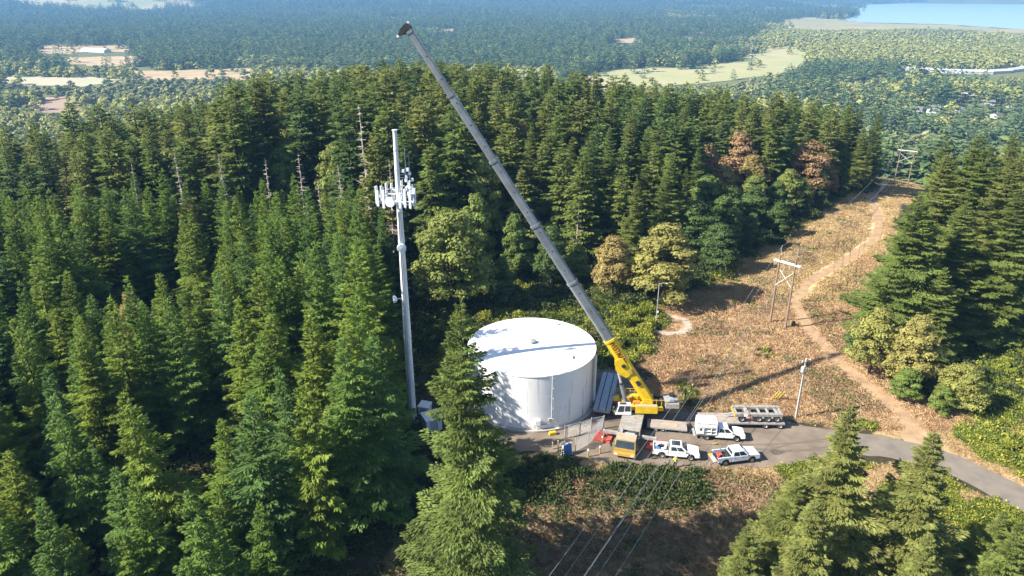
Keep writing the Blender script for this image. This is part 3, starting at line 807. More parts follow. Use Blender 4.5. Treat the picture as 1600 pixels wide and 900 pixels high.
for i, (x, y, H, t, lab) in enumerate(PM):
    one('maple_tree', MP, i, x, y, H, t, lab, 'maple tree', 'maples among the young firs', fat=.8); keep(x, y, 3)

gm = np.random.default_rng(77)
mi = []
while len(mi) < 34:
    y = gm.uniform(160, 255); x = gm.uniform(-.62 * y, 30)
    if all((x - a) ** 2 + (y - b) ** 2 > (r + 4) ** 2 for a, b, r in KEEP):
        mi.append(dict(x=x, y=y, h=gm.uniform(15, 25), t=float(gm.choice([.35, .5, .6, .72, .85, .95])))); keep(x, y, 3.2)
mi.sort(key=lambda q: q['x'] / q['y'])
for i, q in enumerate(mi):
    one('maple_tree', MP, i, q['x'], q['y'], q['h'], q['t'], f'{"gold-green" if q["t"] < .6 else "green"} maple, {GOLD[i]} from the left among the tall old firs', 'maple tree', 'maples among the old firs', fat=.8)

def free(x, y):
    ok = np.ones(len(x), bool)
    for (a, b, r) in KEEP: ok &= (x - a) ** 2 + (y - b) ** 2 > r * r
    return ok

def row_labels(items, rows, text):
    """label trees by row (front to back) and by place from the left in that row"""
    items = sorted(items, key=lambda q: q['y'])
    n = max(1, math.ceil(len(items) / rows))
    for rI in range(rows):
        row = sorted(items[rI * n:(rI + 1) * n], key=lambda q: q['x'] / q['y'])
        for k, q in enumerate(row): q['label'] = text(q, GOLD[k] if k < len(GOLD) else f'{k + 1}th', GOLD[rI] if rI < len(GOLD) else f'{rI + 1}th')
    return items

def tone(t): return 'blue-green' if t < .3 else ('green' if t < .68 else 'yellow-green')

def stand(name, protos, X, Y, H, tints, fats, limit, text, rows, cat, group, stuffname, stufflabel, seed, fmin=-260, fmax=1860):
    """the trees that show largest become objects, the rest one mass"""
    g = np.random.default_rng(seed)
    size = []
    for x, y, hh in zip(X, Y, H):
        z = tz(x, y)
        px, py, dep = view(x, y, z + hh)
        size.append(1130 * hh / dep if (-60 < px < 1660 and py < 960 and py > -50 and dep > 5) else -dep)
    size = np.array(size)
    od = np.argsort(-size)
    chosen = [i for i in od[:limit] if size[i] > 0]
    cs = set(chosen)
    items = [dict(x=X[i], y=Y[i], h=H[i], t=tints[i], f=fats[i], i=i) for i in chosen]
    items = row_labels(items, rows, text)
    for q in items:
        place_tree(name, protos[q['i'] % len(protos)], q['x'], q['y'], q['h'], q['t'], g.uniform(0, 6.28), q['label'], cat, group, q['f'])
    rest = [i for i in range(len(X)) if i not in cs]
    if rest:
        rest = np.array(rest)
        P = np.stack([X[rest], Y[rest], terr(X[rest], Y[rest])], 1)
        ix = rest % len(protos)
        k = H[rest] / protos[0][2]
        stuff(stuffname, stufflabel, 'forest', P, np.stack([k * fats[rest], k * fats[rest], k], 1), g.uniform(0, 6.28, len(rest)), ix, [p[0] for p in protos])
    return len(items), len(rest)

# ---- young plantation left of the tower
X, Y, g = scatter(-150, -8, 34, 158, 5.3, 11)
ok = (X < np.interp(Y, [34, 55, 62, 75, 90, 105, 120, 158], [-14, -14.5, -13.5, -15.5, -20, -20.5, -24, -27])) & (X > -.92 * Y - 14) & free(X, Y) & (Y < 150 + 14 * (vnoise(X, Y, 25, 4) - .5))
gap = vnoise(X, Y, 15, 8)
ok &= gap > .20
X, Y = X[ok], Y[ok]
H = 15.5 + 6 * vnoise(X, Y, 22, 5) + g.normal(0, 2.2, len(X)); H = np.clip(H, 9, 23)
H = np.where((X > -30) & (Y < 112), H * 1.12, H)
tn = np.clip(g.beta(1.6, 1.3, len(X)), 0, 1)
print('young', stand('young_fir_tree', YF, X, Y, H, tn, g.uniform(1.0, 1.4, len(X)), 300,
      lambda q, a, b: f'young {tone(q["t"])} fir, {a} from the left in row {b} of the left plantation', 12, 'young fir', 'young firs of the left plantation',
      'young_forest', 'young firs at the rim of the left plantation', 5))
# ---- old stand behind it
X, Y, g = scatter(-330, 150, 150, 400, 8.0, 12)
old = (Y > 152 + 10 * (vnoise(X, Y, 25, 4) - .5)) | (X > -27)
ok = old & ~inpoly(X, Y, CLEARING) & free(X, Y) & (np.abs(X) < .85 * Y + 14) & (X < .24 * Y + 60) & (Y > 140)
ok &= ~((X > -26) & (X < 40) & (Y < 150))
ok &= ~((X > 36) & (Y < 200) & (X > .36 * Y - 18))
ok &= vnoise(X, Y, 17, 12) > .16
X, Y = X[ok], Y[ok]
H = np.interp(X, [-260, -180, -90, -40, 5, 35, 80, 170], [23, 24, 30, 35, 31, 27, 24, 23]) + g.normal(0, 3.0, len(X)) + 8 * (vnoise(X, Y, 28, 9) - .5) - np.clip((Y - 300) * .05, 0, 6)
H = np.where(Y < 175, H * (.72 + .28 * (Y - 140) / 35), H)
H = np.minimum(H, np.interp(X, [-200, -60, 10, 60], [30, 37.5, 34.5, 29]) + g.uniform(-3, 0, len(X)))
tn = np.clip(g.beta(1.7, 1.6, len(X)), 0, 1)
print('tall', stand('tall_fir_tree', TF, X, Y, H, tn, g.uniform(1.2, 1.75, len(X)), 300,
      lambda q, a, b: f'tall {tone(q["t"])} fir, {a} from the left in row {b} of the old stand', 12, 'tall fir', 'tall firs of the old stand',
      'old_forest', 'tall firs on the back slope of the hill', 6))
# ---- wood to the right beyond the right clump, and light young wood beyond the cut
X, Y, g = scatter(80, 420, 84, 420, 7.0, 14)
ok = ~inpoly(X, Y, CLEARING) & free(X, Y) & (X < .86 * Y + 20) & (X > np.interp(Y, [84, 110, 150, 200, 262, 300, 420], [150, 108, 108, 140, 180, 205, 260]))
X, Y = X[ok], Y[ok]
H = 20 + 5 * vnoise(X, Y, 30, 7) + g.normal(0, 2, len(X))
tn = np.clip(g.beta(1.6, 1.4, len(X)), 0, 1)
H = np.where(Y > 240, H * .55, H)
print('right', stand('tall_fir_tree', TF, X, Y, H, tn, np.where(Y > 240, 1.5, g.uniform(.85, 1.15, len(X))), 60,
      lambda q, a, b: f'{tone(q["t"])} fir, {a} from the left in row {b} of the wood at the right edge', 4, 'tall fir', 'firs of the right edge wood',
      'slope_forest', 'light green firs on the slope beyond the power line', 8))

# ------------------------------------------------------------------ valley woods (too many to count)
VC = []; VD = []
for i in range(4):
    V, F = fir_crown(700 + i, 22, [4.2, 3.4, 4.8, 3.8][i], .06, 22, 9, 3.6, 2.0, rough=.35, droop=.15, topel=.6, lowel=-.15, power=.7)
    VC.append(np_mesh('far_conifer', V, F, 'valley_conifer'))
for i in range(4):
    V, F, _ = leafy_crown(720 + i, 14, [5.5, 6.2, 5.0, 5.8][i], .02, 7, 2.3, 20)
    VD.append(np_mesh('far_leafy_tree', V, F, 'valley_leaf' if i < 2 else 'valley_leaf_grey'))

def clump(seed, meshes, n, spread, m):
    g = np.random.default_rng(seed)
    parts = []
    for k in range(n):
        me = meshes[g.integers(0, len(meshes))]
        V = np.zeros(len(me.vertices) * 3, np.float32); me.vertices.foreach_get('co', V); V = V.reshape(-1, 3).astype(float)
        s = g.uniform(.7, 1.25); a = g.uniform(0, 6.28)
        ca, sa = math.cos(a), math.sin(a)
        V = np.stack([V[:, 0] * ca - V[:, 1] * sa, V[:, 0] * sa + V[:, 1] * ca, V[:, 2]], 1) * s + np.array([g.uniform(-1, 1) * spread, g.uniform(-1, 1) * spread, 0])
        parts.append((V, np.arange(len(V)).reshape(-1, 4)))
    return np_mesh('far_clump', *join(parts), m)

VCC = [clump(740 + i, VC, 9, 26, 'valley_conifer') for i in range(3)]
VDC = [clump(760 + i, VD, 8, 24, 'valley_leaf' if i < 2 else 'valley_leaf_grey') for i in range(4)]

HOUSES = [(528, 920), (545, 893), (505, 882), (490, 893), (612, 1014), (634, 1033), (618, 960), (661, 985), (610, 1115), (569, 862), (624, 920), (710, 1033), (68, 2024), (96, 1979), (122, 2071), (562, 2694), (630, 2735), (841, 2616), (885, 2640), (-10, 2283), (-435, 2821)]
SHEDS = [(737, 1378, 44, -22), (775, 1345, 52, -32), (822, 1328, 48, -12), (868, 1338, 46, 20), (915, 1368, 52, 34), (962, 1404, 48, 30)]
def valley_open(x, y, H):
    """open ground: the trees in front must not stand so high that they hide a field"""
    o = np.zeros(len(x), bool)
    polys = [q[1] for q in FIELDS] + [LAKE, MARSH]
    for t in (0, .5, .85):
        s = 142 / (142 - H * t)
        for pl in polys: o |= inpoly(x * s, y * s, pl)
    return o

def built_up(x, y, H):
    o = np.zeros(len(x), bool)
    for (a, b) in HOUSES:
        for t in (0, .5, .9):
            s = 142 / (142 - H * t)
            o |= (x * s - a) ** 2 + (y * s - b) ** 2 < (14 + .006 * b) ** 2
    for (a, b, ln, an) in SHEDS + [(-985, 1795, 78, -22)]:
        for t in (0, .33, .66, 1.0):
            s = 142 / (142 - H * t)
            dx = x * s - a; dy = y * s - b
            ca, sa = math.cos(R(an)), math.sin(R(an))
            o |= (np.abs(dx * ca + dy * sa) < ln * .66) & (np.abs(-dx * sa + dy * ca) < 30)
    return o

def deciduous(x, y):
    """how leafy the wood is here, 0..1"""
    v = vnoise(x, y, 320, 31) * .55 + vnoise(x, y, 90, 32) * .45 + .07
    zone = np.zeros(len(x))
    ratio = x / y
    zone += .55 * ((ratio > .32) & (y > 1400) & (y < 3000))                   # marshy wood by the inlet
    zone += .5 * ((ratio > -.30) & (ratio < .06) & (y > 780) & (y < 1300))    # grey-green alders in the middle
    zone += .35 * ((ratio < -.3) & (y < 1300))
    zone -= .30 * ((ratio < .2) & (y > 1500))
    return v + zone

def valley(y0, y1, step, seed, dia, con, dec, name, label, sc=1.0):
    X, Y, g = scatter(-.80 * y1, .80 * y1, y0, y1, step, seed)
    ok = np.abs(X) < .80 * Y + 30
    ok &= ((X - 10) / 260.) ** 2 + ((Y - 110) / 330.) ** 2 > 1.02
    X, Y = X[ok], Y[ok]
    d = deciduous(X, Y) + g.normal(0, .06, len(X)) > .62
    H = np.where(d, 16, 24) * sc * g.uniform(.65, 1.25, len(X))
    ok = ~valley_open(X + (vnoise(X, Y, 60, 44) - .5) * 60, Y + (vnoise(X, Y, 60, 45) - .5) * 90, np.minimum(H, 60)) | ((g.random(len(X)) < .03) & (Y < 2400))
    ok &= ~inpoly(X, Y, LAKE) & ~built_up(X, Y, np.minimum(H, 60))
    cc = inpoly(X, Y, CLEARCUT) & (g.random(len(X)) > .04)
    ok &= ~cc
    ok &= ~((vnoise(X, Y, 55, 41) < .14) & (g.random(len(X)) < .8))
    X, Y, d, H = X[ok], Y[ok], d[ok], H[ok]
    P = np.stack([X, Y, terr(X, Y) - .2], 1)
    k = np.where(d, H / 14, H / 22)
    wdt = k * g.uniform(1.15, 1.7, len(X))
    idx = np.where(d, len(con) + g.integers(0, 2, len(X)) + 2 * (vnoise(X, Y, 210, 71) + .35 * vnoise(X, Y, 60, 72) - .3 * ((X / Y > .32) & (Y > 1300)) > .70), g.integers(0, len(con), len(X)))
    stuff(name, label, 'forest', P, np.stack([wdt, wdt, k], 1), g.uniform(0, 6.28, len(X)), idx, con + dec)
    return len(X)

print('valley', valley(200, 1000, 10.5, 51, 8, VC, VD, 'slope_woods', 'mixed woods on the lower slopes of the hill'),
      valley(1000, 1900, 13.5, 52, 10, VC, VD, 'valley_woods', 'mixed woods across the valley floor'),
      valley(1900, 3600, 38, 53, 10, VCC, VDC, 'far_woods', 'hazy woods far across the valley', .95),
      valley(3600, 9500, 62, 54, 10, VCC, VDC, 'hill_woods', 'blue wooded hills on the skyline', 1.25))

# ------------------------------------------------------------------ shrubs and low growth
def shrub_patch(poly, step, seed, meshes, name, cat, group, text, smin, smax, jit=.4, hs=(.8, 1.2), tlo=0., thi=1.):
    xs = [p[0] for p in poly]; ys = [p[1] for p in poly]
    X, Y, g = scatter(min(xs), max(xs), min(ys), max(ys), step, seed, jit)
    ok = inpoly(X, Y, poly); X, Y = X[ok], Y[ok]
    items = [dict(x=a, y=b) for a, b in zip(X, Y)]
    rows = max(1, len(items) // 14)
    items = row_labels(items, rows, text)
    for i, q in enumerate(items):
        o = bpy.data.objects.new(name, meshes[i % len(meshes)])
        s = g.uniform(smin, smax)
        o.location = (q['x'], q['y'], tz(q['x'], q['y']) - .05); o.scale = (s, s, s * g.uniform(*hs)); o.rotation_euler = (0, 0, g.uniform(0, 6.28))
        t = g.uniform(tlo, thi)
        o.color = (t, 0, 0, 0)
        COL.objects.link(o); tag(o, q['label'], cat, group)
    return len(items)

shrub_patch([(16.5, 104), (17, 112), (20, 126), (27, 127), (25.5, 117), (22.5, 108), (20.5, 103)], 2.7, 71, BR, 'broom_bush', 'bush', 'broom bushes right of the tank', lambda q, a, b: f'bright broom bush, {a} from the left in row {b} right of the tank', .8, 1.25, tlo=.35)
shrub_patch([(-15, 106), (-14, 122), (4, 123), (16, 125), (15, 105)], 3.3, 72, TH[:2] + BR[:2], 'thicket_bush', 'bush', 'bushes behind the tank', lambda q, a, b: f'scrubby bush, {a} from the left in row {b} of the thicket behind the tank', .7, 1.2)
shrub_patch([(63, 80.5), (66.5, 74), (70, 66), (84, 60), (92, 70), (92, 84), (72, 86)], 2.6, 73, BR, 'broom_bush', 'bush', 'broom bushes right of the road', lambda q, a, b: f'yellow-green broom bush, {a} from the left in row {b} right of the road', .6, 1.0, hs=(.6, .9), tlo=.6)
shrub_patch([(64, 86.5), (74, 88.5), (80, 90.5), (80, 93), (66, 90)], 2.4, 77, BR, 'broom_bush', 'bush', 'broom hedge below the right firs', lambda q, a, b: f'green broom bush, {a} from the left in row {b} below the right firs', .6, .85, tlo=.2, thi=.6)
shrub_patch([(74, 96), (84, 104), (110, 108), (110, 112), (88, 110), (74, 101)], 2.8, 79, BR, 'broom_bush', 'bush', 'bright bushes in the shaded glade', lambda q, a, b: f'bright bush, {a} from the left in row {b} of the glade at the right edge', .6, .9, tlo=.5)
shrub_patch([(-1, 77.5), (3, 78.8), (6.5, 78.8), (9.5, 77.4), (11, 75.2), (6, 73), (0, 73)], 2.1, 74, TH, 'thicket_bush', 'bush', 'dark bushes below the fence', lambda q, a, b: f'dark bush, {a} from the left in row {b} below the fence by the tank', .6, .95)
shrub_patch([(-10, 80), (-4, 79.5), (-1, 77), (-1, 70), (-11, 70)], 2.6, 78, TH, 'thicket_bush', 'bush', 'bushes at the foot of the big fir', lambda q, a, b: f'dark bush, {a} from the left in row {b} at the foot of the big fir', .7, 1.1)
shrub_patch([(-18, 99), (-17, 124), (-24, 128), (-25, 118), (-20, 105)], 3.4, 75, TH, 'thicket_bush', 'bush', 'shaded bushes behind the tower', lambda q, a, b: f'shaded bush, {a} from the left in row {b} behind the tower foot', .8, 1.3)

GLD = [np_mesh('gold_tuft', *fronds(860 + i, 34, .5, .07, .6, .32), 'gold_grass') for i in range(2)]
DRY = [np_mesh('dry_tuft', *fronds(800 + i, 44, .60, .055, .66, .34), 'dry_fronds') for i in range(3)]
BNK = [np_mesh('bank_tuft', *fronds(820 + i, 30, .6, .09, .7, .3), 'bank_fronds') for i in range(3)]
LOWG = [np_mesh('low_leaf', *bush(840 + i, .9, .55, 90, .3, .4), 'thicket_leaves') for i in range(2)] + [np_mesh('low_leaf', *bush(845 + i, .9, .6, 90, .3, .5), 'broom_leaves') for i in range(2)]

TRACK = [(55.5, 81.5), (56.2, 87), (55.9, 93), (53.6, 104.5), (53.6, 118.8), (55.6, 130), (63, 141), (75, 153), (90, 170), (100, 190), (108, 211), (122, 235), (140, 265)]
def near_line(x, y, line):
    d = np.full(len(x), 1e9)
    for (x0, y0), (x1, y1) in zip(line[:-1], line[1:]):
        L2 = (x1 - x0) ** 2 + (y1 - y0) ** 2
        t = np.clip(((x - x0) * (x1 - x0) + (y - y0) * (y1 - y0)) / L2, 0, 1)
        d = np.minimum(d, np.hypot(x - x0 - t * (x1 - x0), y - y0 - t * (y1 - y0)))
    return d
def cover(poly, step, seed, meshes, pick, name, label, cat, smin, smax, avoid=None, tall=1.0):
    xs = [p[0] for p in poly]; ys = [p[1] for p in poly]
    X, Y, g = scatter(min(xs), max(xs), min(ys), max(ys), step, seed, .5)
    jx = X + (vnoise(X, Y, 4, 1) - .5) * 5; jy = Y + (vnoise(X, Y, 4, 2) - .5) * 5
    ok = inpoly(jx, jy, poly) & ~inpoly(X, Y, PAD) & (near_line(X, Y, [(43, 82.3), (52, 80.6), (57, 77.4), (61.5, 70.6), (66, 62), (72, 52)]) > 2.9)
    if avoid is not None: ok &= avoid(X, Y, g)
    X, Y = X[ok], Y[ok]
    s = g.uniform(smin, smax, len(X))
    P = np.stack([X, Y, terr(X, Y) - .03], 1)
    stuff(name, label, cat, P, np.stack([s, s, s * tall * g.uniform(.7, 1.3, len(X))], 1), g.uniform(0, 6.28, len(X)), pick(X, Y, g), meshes, lean=g.normal(0, .12, (len(X), 2)))
    return len(X)
def fav(x, y, g):
    d = near_line(x, y, TRACK)
    v = vnoise(x, y, 9, 61)
    ring = np.abs(np.hypot(x - 28.3, y - 119.6) - 3.9) < .8
    inner = np.hypot(x - 28.3, y - 119.6) < 5.0
    return (d > 1.25 + .8 * g.random(len(x))) & ((v > .22) | (g.random(len(x)) < .6)) & ~(inner & (g.random(len(x)) < .8)) & ~ring & ((y < 175) | (g.random(len(x)) < .5))
print('dry', cover(FIELD, .44, 81, DRY + GLD + LOWG[1:3] + BNK[:1], lambda x, y, g: np.where((vnoise(x, y, 4, 91) > .90) & (g.random(len(x)) < .25), 5 + g.integers(0, 2, len(x)), np.where((vnoise(x, y, 5, 92) > .66) & (g.random(len(x)) < .7), 7, np.where(vnoise(x, y, 11, 69) + np.clip((y - 128) * .02, -.25, .45) + g.normal(0, .12, len(x)) > .62, 3 + g.integers(0, 2, len(x)), g.integers(0, 3, len(x))))), 'dry_bracken', 'dry brown bracken and grass over the sloping field', 'bracken', .45, 1.4, fav))
print('bank', cover(BANK, .62, 82, BNK + LOWG[:2], lambda x, y, g: np.where((vnoise(x, y, 8, 63) + .25 * g.normal(0, 1, len(x)) * .5 > .52) & (x < 24), 3 + g.integers(0, 2, len(x)), g.integers(0, 3, len(x))), 'bank_growth', 'dark brambles and brown bracken on the bank below the pad', 'undergrowth', .7, 1.35))
print('scrub', cover(SCRUB, .8, 83, LOWG + DRY[:1], lambda x, y, g: g.integers(0, 5, len(x)), 'scrub_growth', 'low scrub and weeds behind the tank', 'undergrowth', .7, 1.4))
print('greenr', cover(GREENR, .8, 84, LOWG[2:] + DRY[:1], lambda x, y, g: np.where(vnoise(x, y, 7, 65) > .4, g.integers(0, 2, len(x)), 2), 'verge_growth', 'yellow-green weeds and dry grass right of the road', 'undergrowth', .6, 1.2))
GLADE = [(61, 100), (66, 90), (110, 84), (120, 118), (100, 122), (80, 112)]
print('glade', cover(GLADE, 1.0, 85, LOWG, lambda x, y, g: g.integers(0, 4, len(x)), 'glade_growth', 'low green growth in the shaded glade right of the firs', 'undergrowth', .8, 1.5))

cover(VERGE, .5, 86, GLD + DRY[:1] + LOWG[2:], lambda x, y, g: np.where((vnoise(x, y, 5, 66) > .62) | ((x > 44) & (vnoise(x, y, 4, 67) > .35)), 3 + g.integers(0, 2, len(x)), g.integers(0, 3, len(x))), 'verge_grass', 'dry golden grass along the lower edge of the pad and road', 'grass', .5, .95)
FLOOR = [(-17, 100), (-30, 120), (-32, 165), (50, 205), (95, 232), (112, 226), (58, 158), (38, 135), (24, 128), (5, 124), (-14, 122)]
cover(FLOOR, 1.15, 87, LOWG + TH[:2], lambda x, y, g: np.where(g.random(len(x)) < .12, 4 + g.integers(0, 2, len(x)), g.integers(0, 4, len(x))), 'forest_edge_growth', 'ferns and low bushes along the forest edge behind the tank', 'undergrowth', .8, 1.5)
FLOOR2 = [(-24, 100), (-16, 100), (-10, 82), (2, 76), (2, 44), (-30, 36), (-60, 60), (-40, 90)]
cover(FLOOR2, 1.1, 88, LOWG[:2] + BNK[:1], lambda x, y, g: g.integers(0, 3, len(x)), 'forest_floor_growth', 'ferns and brambles on the shaded forest floor at the left', 'undergrowth', .8, 1.6)
cover(VERGE2, .5, 89, GLD + DRY[:1] + LOWG[2:3], lambda x, y, g: np.where(vnoise(x, y, 5, 68) > .66, 3, g.integers(0, 3, len(x))), 'roadside_grass', 'dry golden grass on the far side of the road', 'grass', .5, .9, lambda x, y, g: near_line(x, y, TRACK) > 2.2 + .8 * g.random(len(x)))

# ------------------------------------------------------------------ water tank
TX, TY, TR, THT = 2.9, 94.5, 9.3, 8.6
tank = thing('water_tank', 'large round white steel water tank beside the crane', 'water tank', (TX, TY, 0))
def pol(r, deg, z):            # deg 0 = towards the camera, positive to the right
    return (r * math.sin(R(deg)), -r * math.cos(R(deg)), z)
mb = MB(); mb.lathe([(9.85, -.1), (9.85, .3), (9.2, .3)], n=96); mb.build('foundation', 'concrete', tank)
mw = bpy.data.materials.new('tank_wall_paint'); mw.use_nodes = True
nt = mw.node_tree; pb = nt.nodes['Principled BSDF']; pb.inputs['Roughness'].default_value = .42
tc = nt.nodes.new('ShaderNodeTexCoord'); mp = nt.nodes.new('ShaderNodeMapping'); mp.inputs['Scale'].default_value = (1.1, 1.1, .10)
n1 = nt.nodes.new('ShaderNodeTexNoise'); n1.inputs['Scale'].default_value = 1.6; n1.inputs['Detail'].default_value = 6
cr = nt.nodes.new('ShaderNodeValToRGB'); e = cr.color_ramp.elements
e[0].position = .30; e[0].color = (.46, .44, .41, 1); e[1].position = .42; e[1].color = (.80, .80, .81, 1)
nt.links.new(tc.outputs['Object'], mp.inputs[0]); nt.links.new(mp.outputs[0], n1.inputs['Vector']); nt.links.new(n1.outputs['Fac'], cr.inputs[0]); nt.links.new(cr.outputs[0], pb.inputs['Base Color'])
MATS['tank_wall'] = mw
for i in range(3):                                   # three courses of plate
    z0, z1 = .3 + i * 2.77, .3 + (i + 1) * 2.77 - .012
    mb = MB(); mb.lathe([(TR - .02, z0), (TR, z0 + .01), (TR, z1 - .01), (TR - .02, z1)], n=120); mb.build('wall_course', 'tank_wall', tank, smooth=True)
mb = MB(); mb.lathe([(TR - .06, .3), (TR - .06, 8.6)], n=96); mb.build('inner_shell', 'grey_metal', tank)
mb = MB(); mb.lathe([(TR + .03, 8.50), (TR + .09, 8.50), (TR + .09, 8.66), (TR - .05, 8.68)], n=120); mb.build('roof_rim', 'tank_white', tank, smooth=True)
rp = [(TR - .04, 8.675), (7.0, 8.79), (4.5, 8.90), (2.0, 8.99), (.45, 9.03), (.0, 9.03)]
mb = MB(); mb.lathe(rp, n=120); rf = mb.build('roof', 'tank_white', tank, smooth=True)
mb = MB(); mb.lathe([(.42, 8.95), (.42, 9.25), (.62, 9.25), (.62, 9.38), (.3, 9.50), (0, 9.52)], n=20); mb.build('vent', 'grey_metal', rf)
mb = MB(); mb.box((5.2, -4.2, 8.95), (.9, .9, .28)); mb.build('hatch', 'tank_white', rf, bevel=.03)
mb = MB(); mb.box((4.0, 6.6, 8.9), (.7, .5, .22)); mb.build('hatch', 'galvanised', rf, bevel=.03)
lad = MB()
for s in (-1.6, 1.6):
    lad.tube([pol(TR + .28, 17 + s, 1.5), pol(TR + .28, 17 + s, 9.5)], .045, 6)
for k in range(24): lad.tube([pol(TR + .28, 15.4, 1.7 + k * .31), pol(TR + .28, 18.6, 1.7 + k * .31)], .022, 5)
for k in range(5): lad.tube([pol(TR, 17, 1.8 + k * 1.6), pol(TR + .28, 17, 1.8 + k * 1.6)], .03, 5)
lo = lad.build('ladder', 'white_paint', tank)
rad_ = None
rl = MB()
for dg in (10, 13, 16, 18, 21, 24): rl.tube([pol(TR - .15, dg, 8.7), pol(TR - .15, dg, 9.75)], .03, 5)
for z in (9.2, 9.72): rl.tube([pol(TR - .15, dg, z) for dg in range(10, 25, 2)], .028, 5)
rl.build('guard_rail', 'galvanised', tank)
op = MB(); op.tube([pol(TR + .18, 66, .4), pol(TR + .18, 66, 8.3), pol(TR - .1, 66, 8.45)], .10, 8); op.build('overflow_pipe', 'grey_metal', tank)
op = MB(); op.tube([pol(TR + .22, 74, .4), pol(TR + .22, 74, 8.3), pol(TR - .1, 74, 8.45)], .16, 8); op.build('overflow_pipe', 'white_paint', tank)
op = MB(); op.tube([pol(TR + .07, 22, .9), pol(TR + .07, 22, 4.2)], .04, 6); op.build('conduit', 'grey_metal', tank)
op = MB(); op.tube([pol(TR + .1, 4, 1.0), pol(TR + .1, 10, 1.05), pol(TR + .1, 14, 1.1)], .05, 6); op.tube([pol(TR + .1, 4, .2), pol(TR + .1, 4, 1.3)], .05, 6); op.build('pipework', 'grey_metal', tank)
bx = MB(); bx.box(pol(TR + .2, 4, 1.45), (.75, .35, .85), rz=R(4)); bx.build('control_box', 'white_paint', tank, bevel=.03)
bx = MB(); bx.box(pol(TR + .2, 14, 1.75), (.4, .3, .5), rz=R(14)); bx.build('control_box', 'galvanised', tank, bevel=.02)
bx = MB(); bx.lathe([(0, 2.3), (.45, 2.3), (.45, 2.36), (0, 2.36)], n=20, c=(0, 0, 0)); 
mh = MB(Matrix.Translation(pol(TR, -14, 1.4)) @ Euler((R(90), 0, R(-14))).to_matrix().to_4x4()); mh.lathe([(0, .14), (.42, .14), (.46, .10), (.46, 0)], n=24); mh.build('manhole', 'tank_wall', tank)
yb = MB(); yb.box((0, 0, .2), (1.0, .5, .4)); yb.box((0, 0, .43), (.9, .42, .08)); o = yb.build('yellow_crate', 'yellow_plastic', None, bevel=.03); o.location = (5.6, 84.3, .03); o.rotation_euler = (0, 0, R(15)); tag(o, 'small yellow crate at the foot of the tank wall', 'crate')

# ------------------------------------------------------------------ cell tower
tw = thing('cell_tower', 'tall white monopole cell tower with antenna platform left of the tank', 'cell tower', (-14.15, 87.8, 0))
zs = [0, 13.5, 27, 41]
def pr(z): return .62 - (.62 - .25) * z / 41
for i in range(3):
    mb = MB(); mb.lathe([(pr(zs[i]) + (.03 if i else 0), zs[i]), (pr(zs[i]) + (.03 if i else 0), zs[i] + .01), (pr(zs[i + 1]), zs[i + 1])], n=16); mb.build('pole_section', 'tower_white', tw, smooth=True)
    if i < 2:
        mb = MB(); mb.lathe([(pr(zs[i + 1]), zs[i + 1] - .25), (pr(zs[i + 1]) + .06, zs[i + 1] - .25), (pr(zs[i + 1]) + .06, zs[i + 1] + .12), (pr(zs[i + 1]) + .02, zs[i + 1] + .12)], n=16); mb.build('collar', 'tower_white', tw)
mb = MB(); mb.lathe([(0, 41), (.34, 41), (.34, 41.12), (0, 41.14)], n=16); mb.build('top_plate', 'tower_white', tw)
mb = MB(); mb.lathe([(1.3, -.1), (1.3, .35), (.6, .4)], n=16); mb.build('footing', 'concrete', tw)
fc = MB()
for k in range(30): fc.tube([(.02 + pr(k * 1.3) + .04, -.05, 1 + k * 1.3), (.02 + pr(k * 1.3) + .25, -.05, 1 + k * 1.3)], .02, 4)
fc.build('step_bolts', 'galvanised', tw)
fc = MB(); fc.tube([(-.15, -pr(0) - .03, .5), (-.15, -pr(31) - .03, 31)], .05, 5); fc.tube([(.05, -pr(0) - .03, .5), (.05, -pr(31) - .03, 31)], .04, 5); fc.build('feed_cable', 'grey_metal', tw)
for zc in (36.2, 38.6):
    mb = MB(); mb.lathe([(pr(zc) - .02, zc), (pr(zc) + .05, zc), (pr(zc) + .05, zc + .15), (pr(zc) - .02, zc + .15)], n=16); mb.build('collar', 'galvanised', tw)
PZ = 33.2
plat = MB()
for k in range(3):
    a = R(-90 + 120 * k - 12)
    nrm = Vector((math.cos(a), math.sin(a), 0)); tn_ = Vector((-nrm.y, nrm.x, 0))
    for z in (PZ - .9, PZ + .35):
        c = nrm * 1.5 + Vector((0, 0, z))
        plat.tube([c - tn_ * 2.25, c + tn_ * 2.25], .06, 6)
    for s in (-1.2, 1.2): plat.tube([tn_ * s * .25 + Vector((0, 0, PZ - .9)), nrm * 1.5 + tn_ * s + Vector((0, 0, PZ - .9))], .055, 6)
    plat.tube([Vector((0, 0, PZ + .35)), nrm * 1.5 + Vector((0, 0, PZ + .35))], .05, 6)
    plat.tube([nrm * 1.5 + Vector((0, 0, PZ - .9)), nrm * 1.5 + Vector((0, 0, PZ + .35))], .05, 6)
plat.lathe([(.5, PZ - 1.0), (.95, PZ - 1.0), (.95, PZ - .9), (.5, PZ - .9)], n=16)
gr_ = plat.build('platform', 'antenna_white', tw)
rnd = random.Random(4)
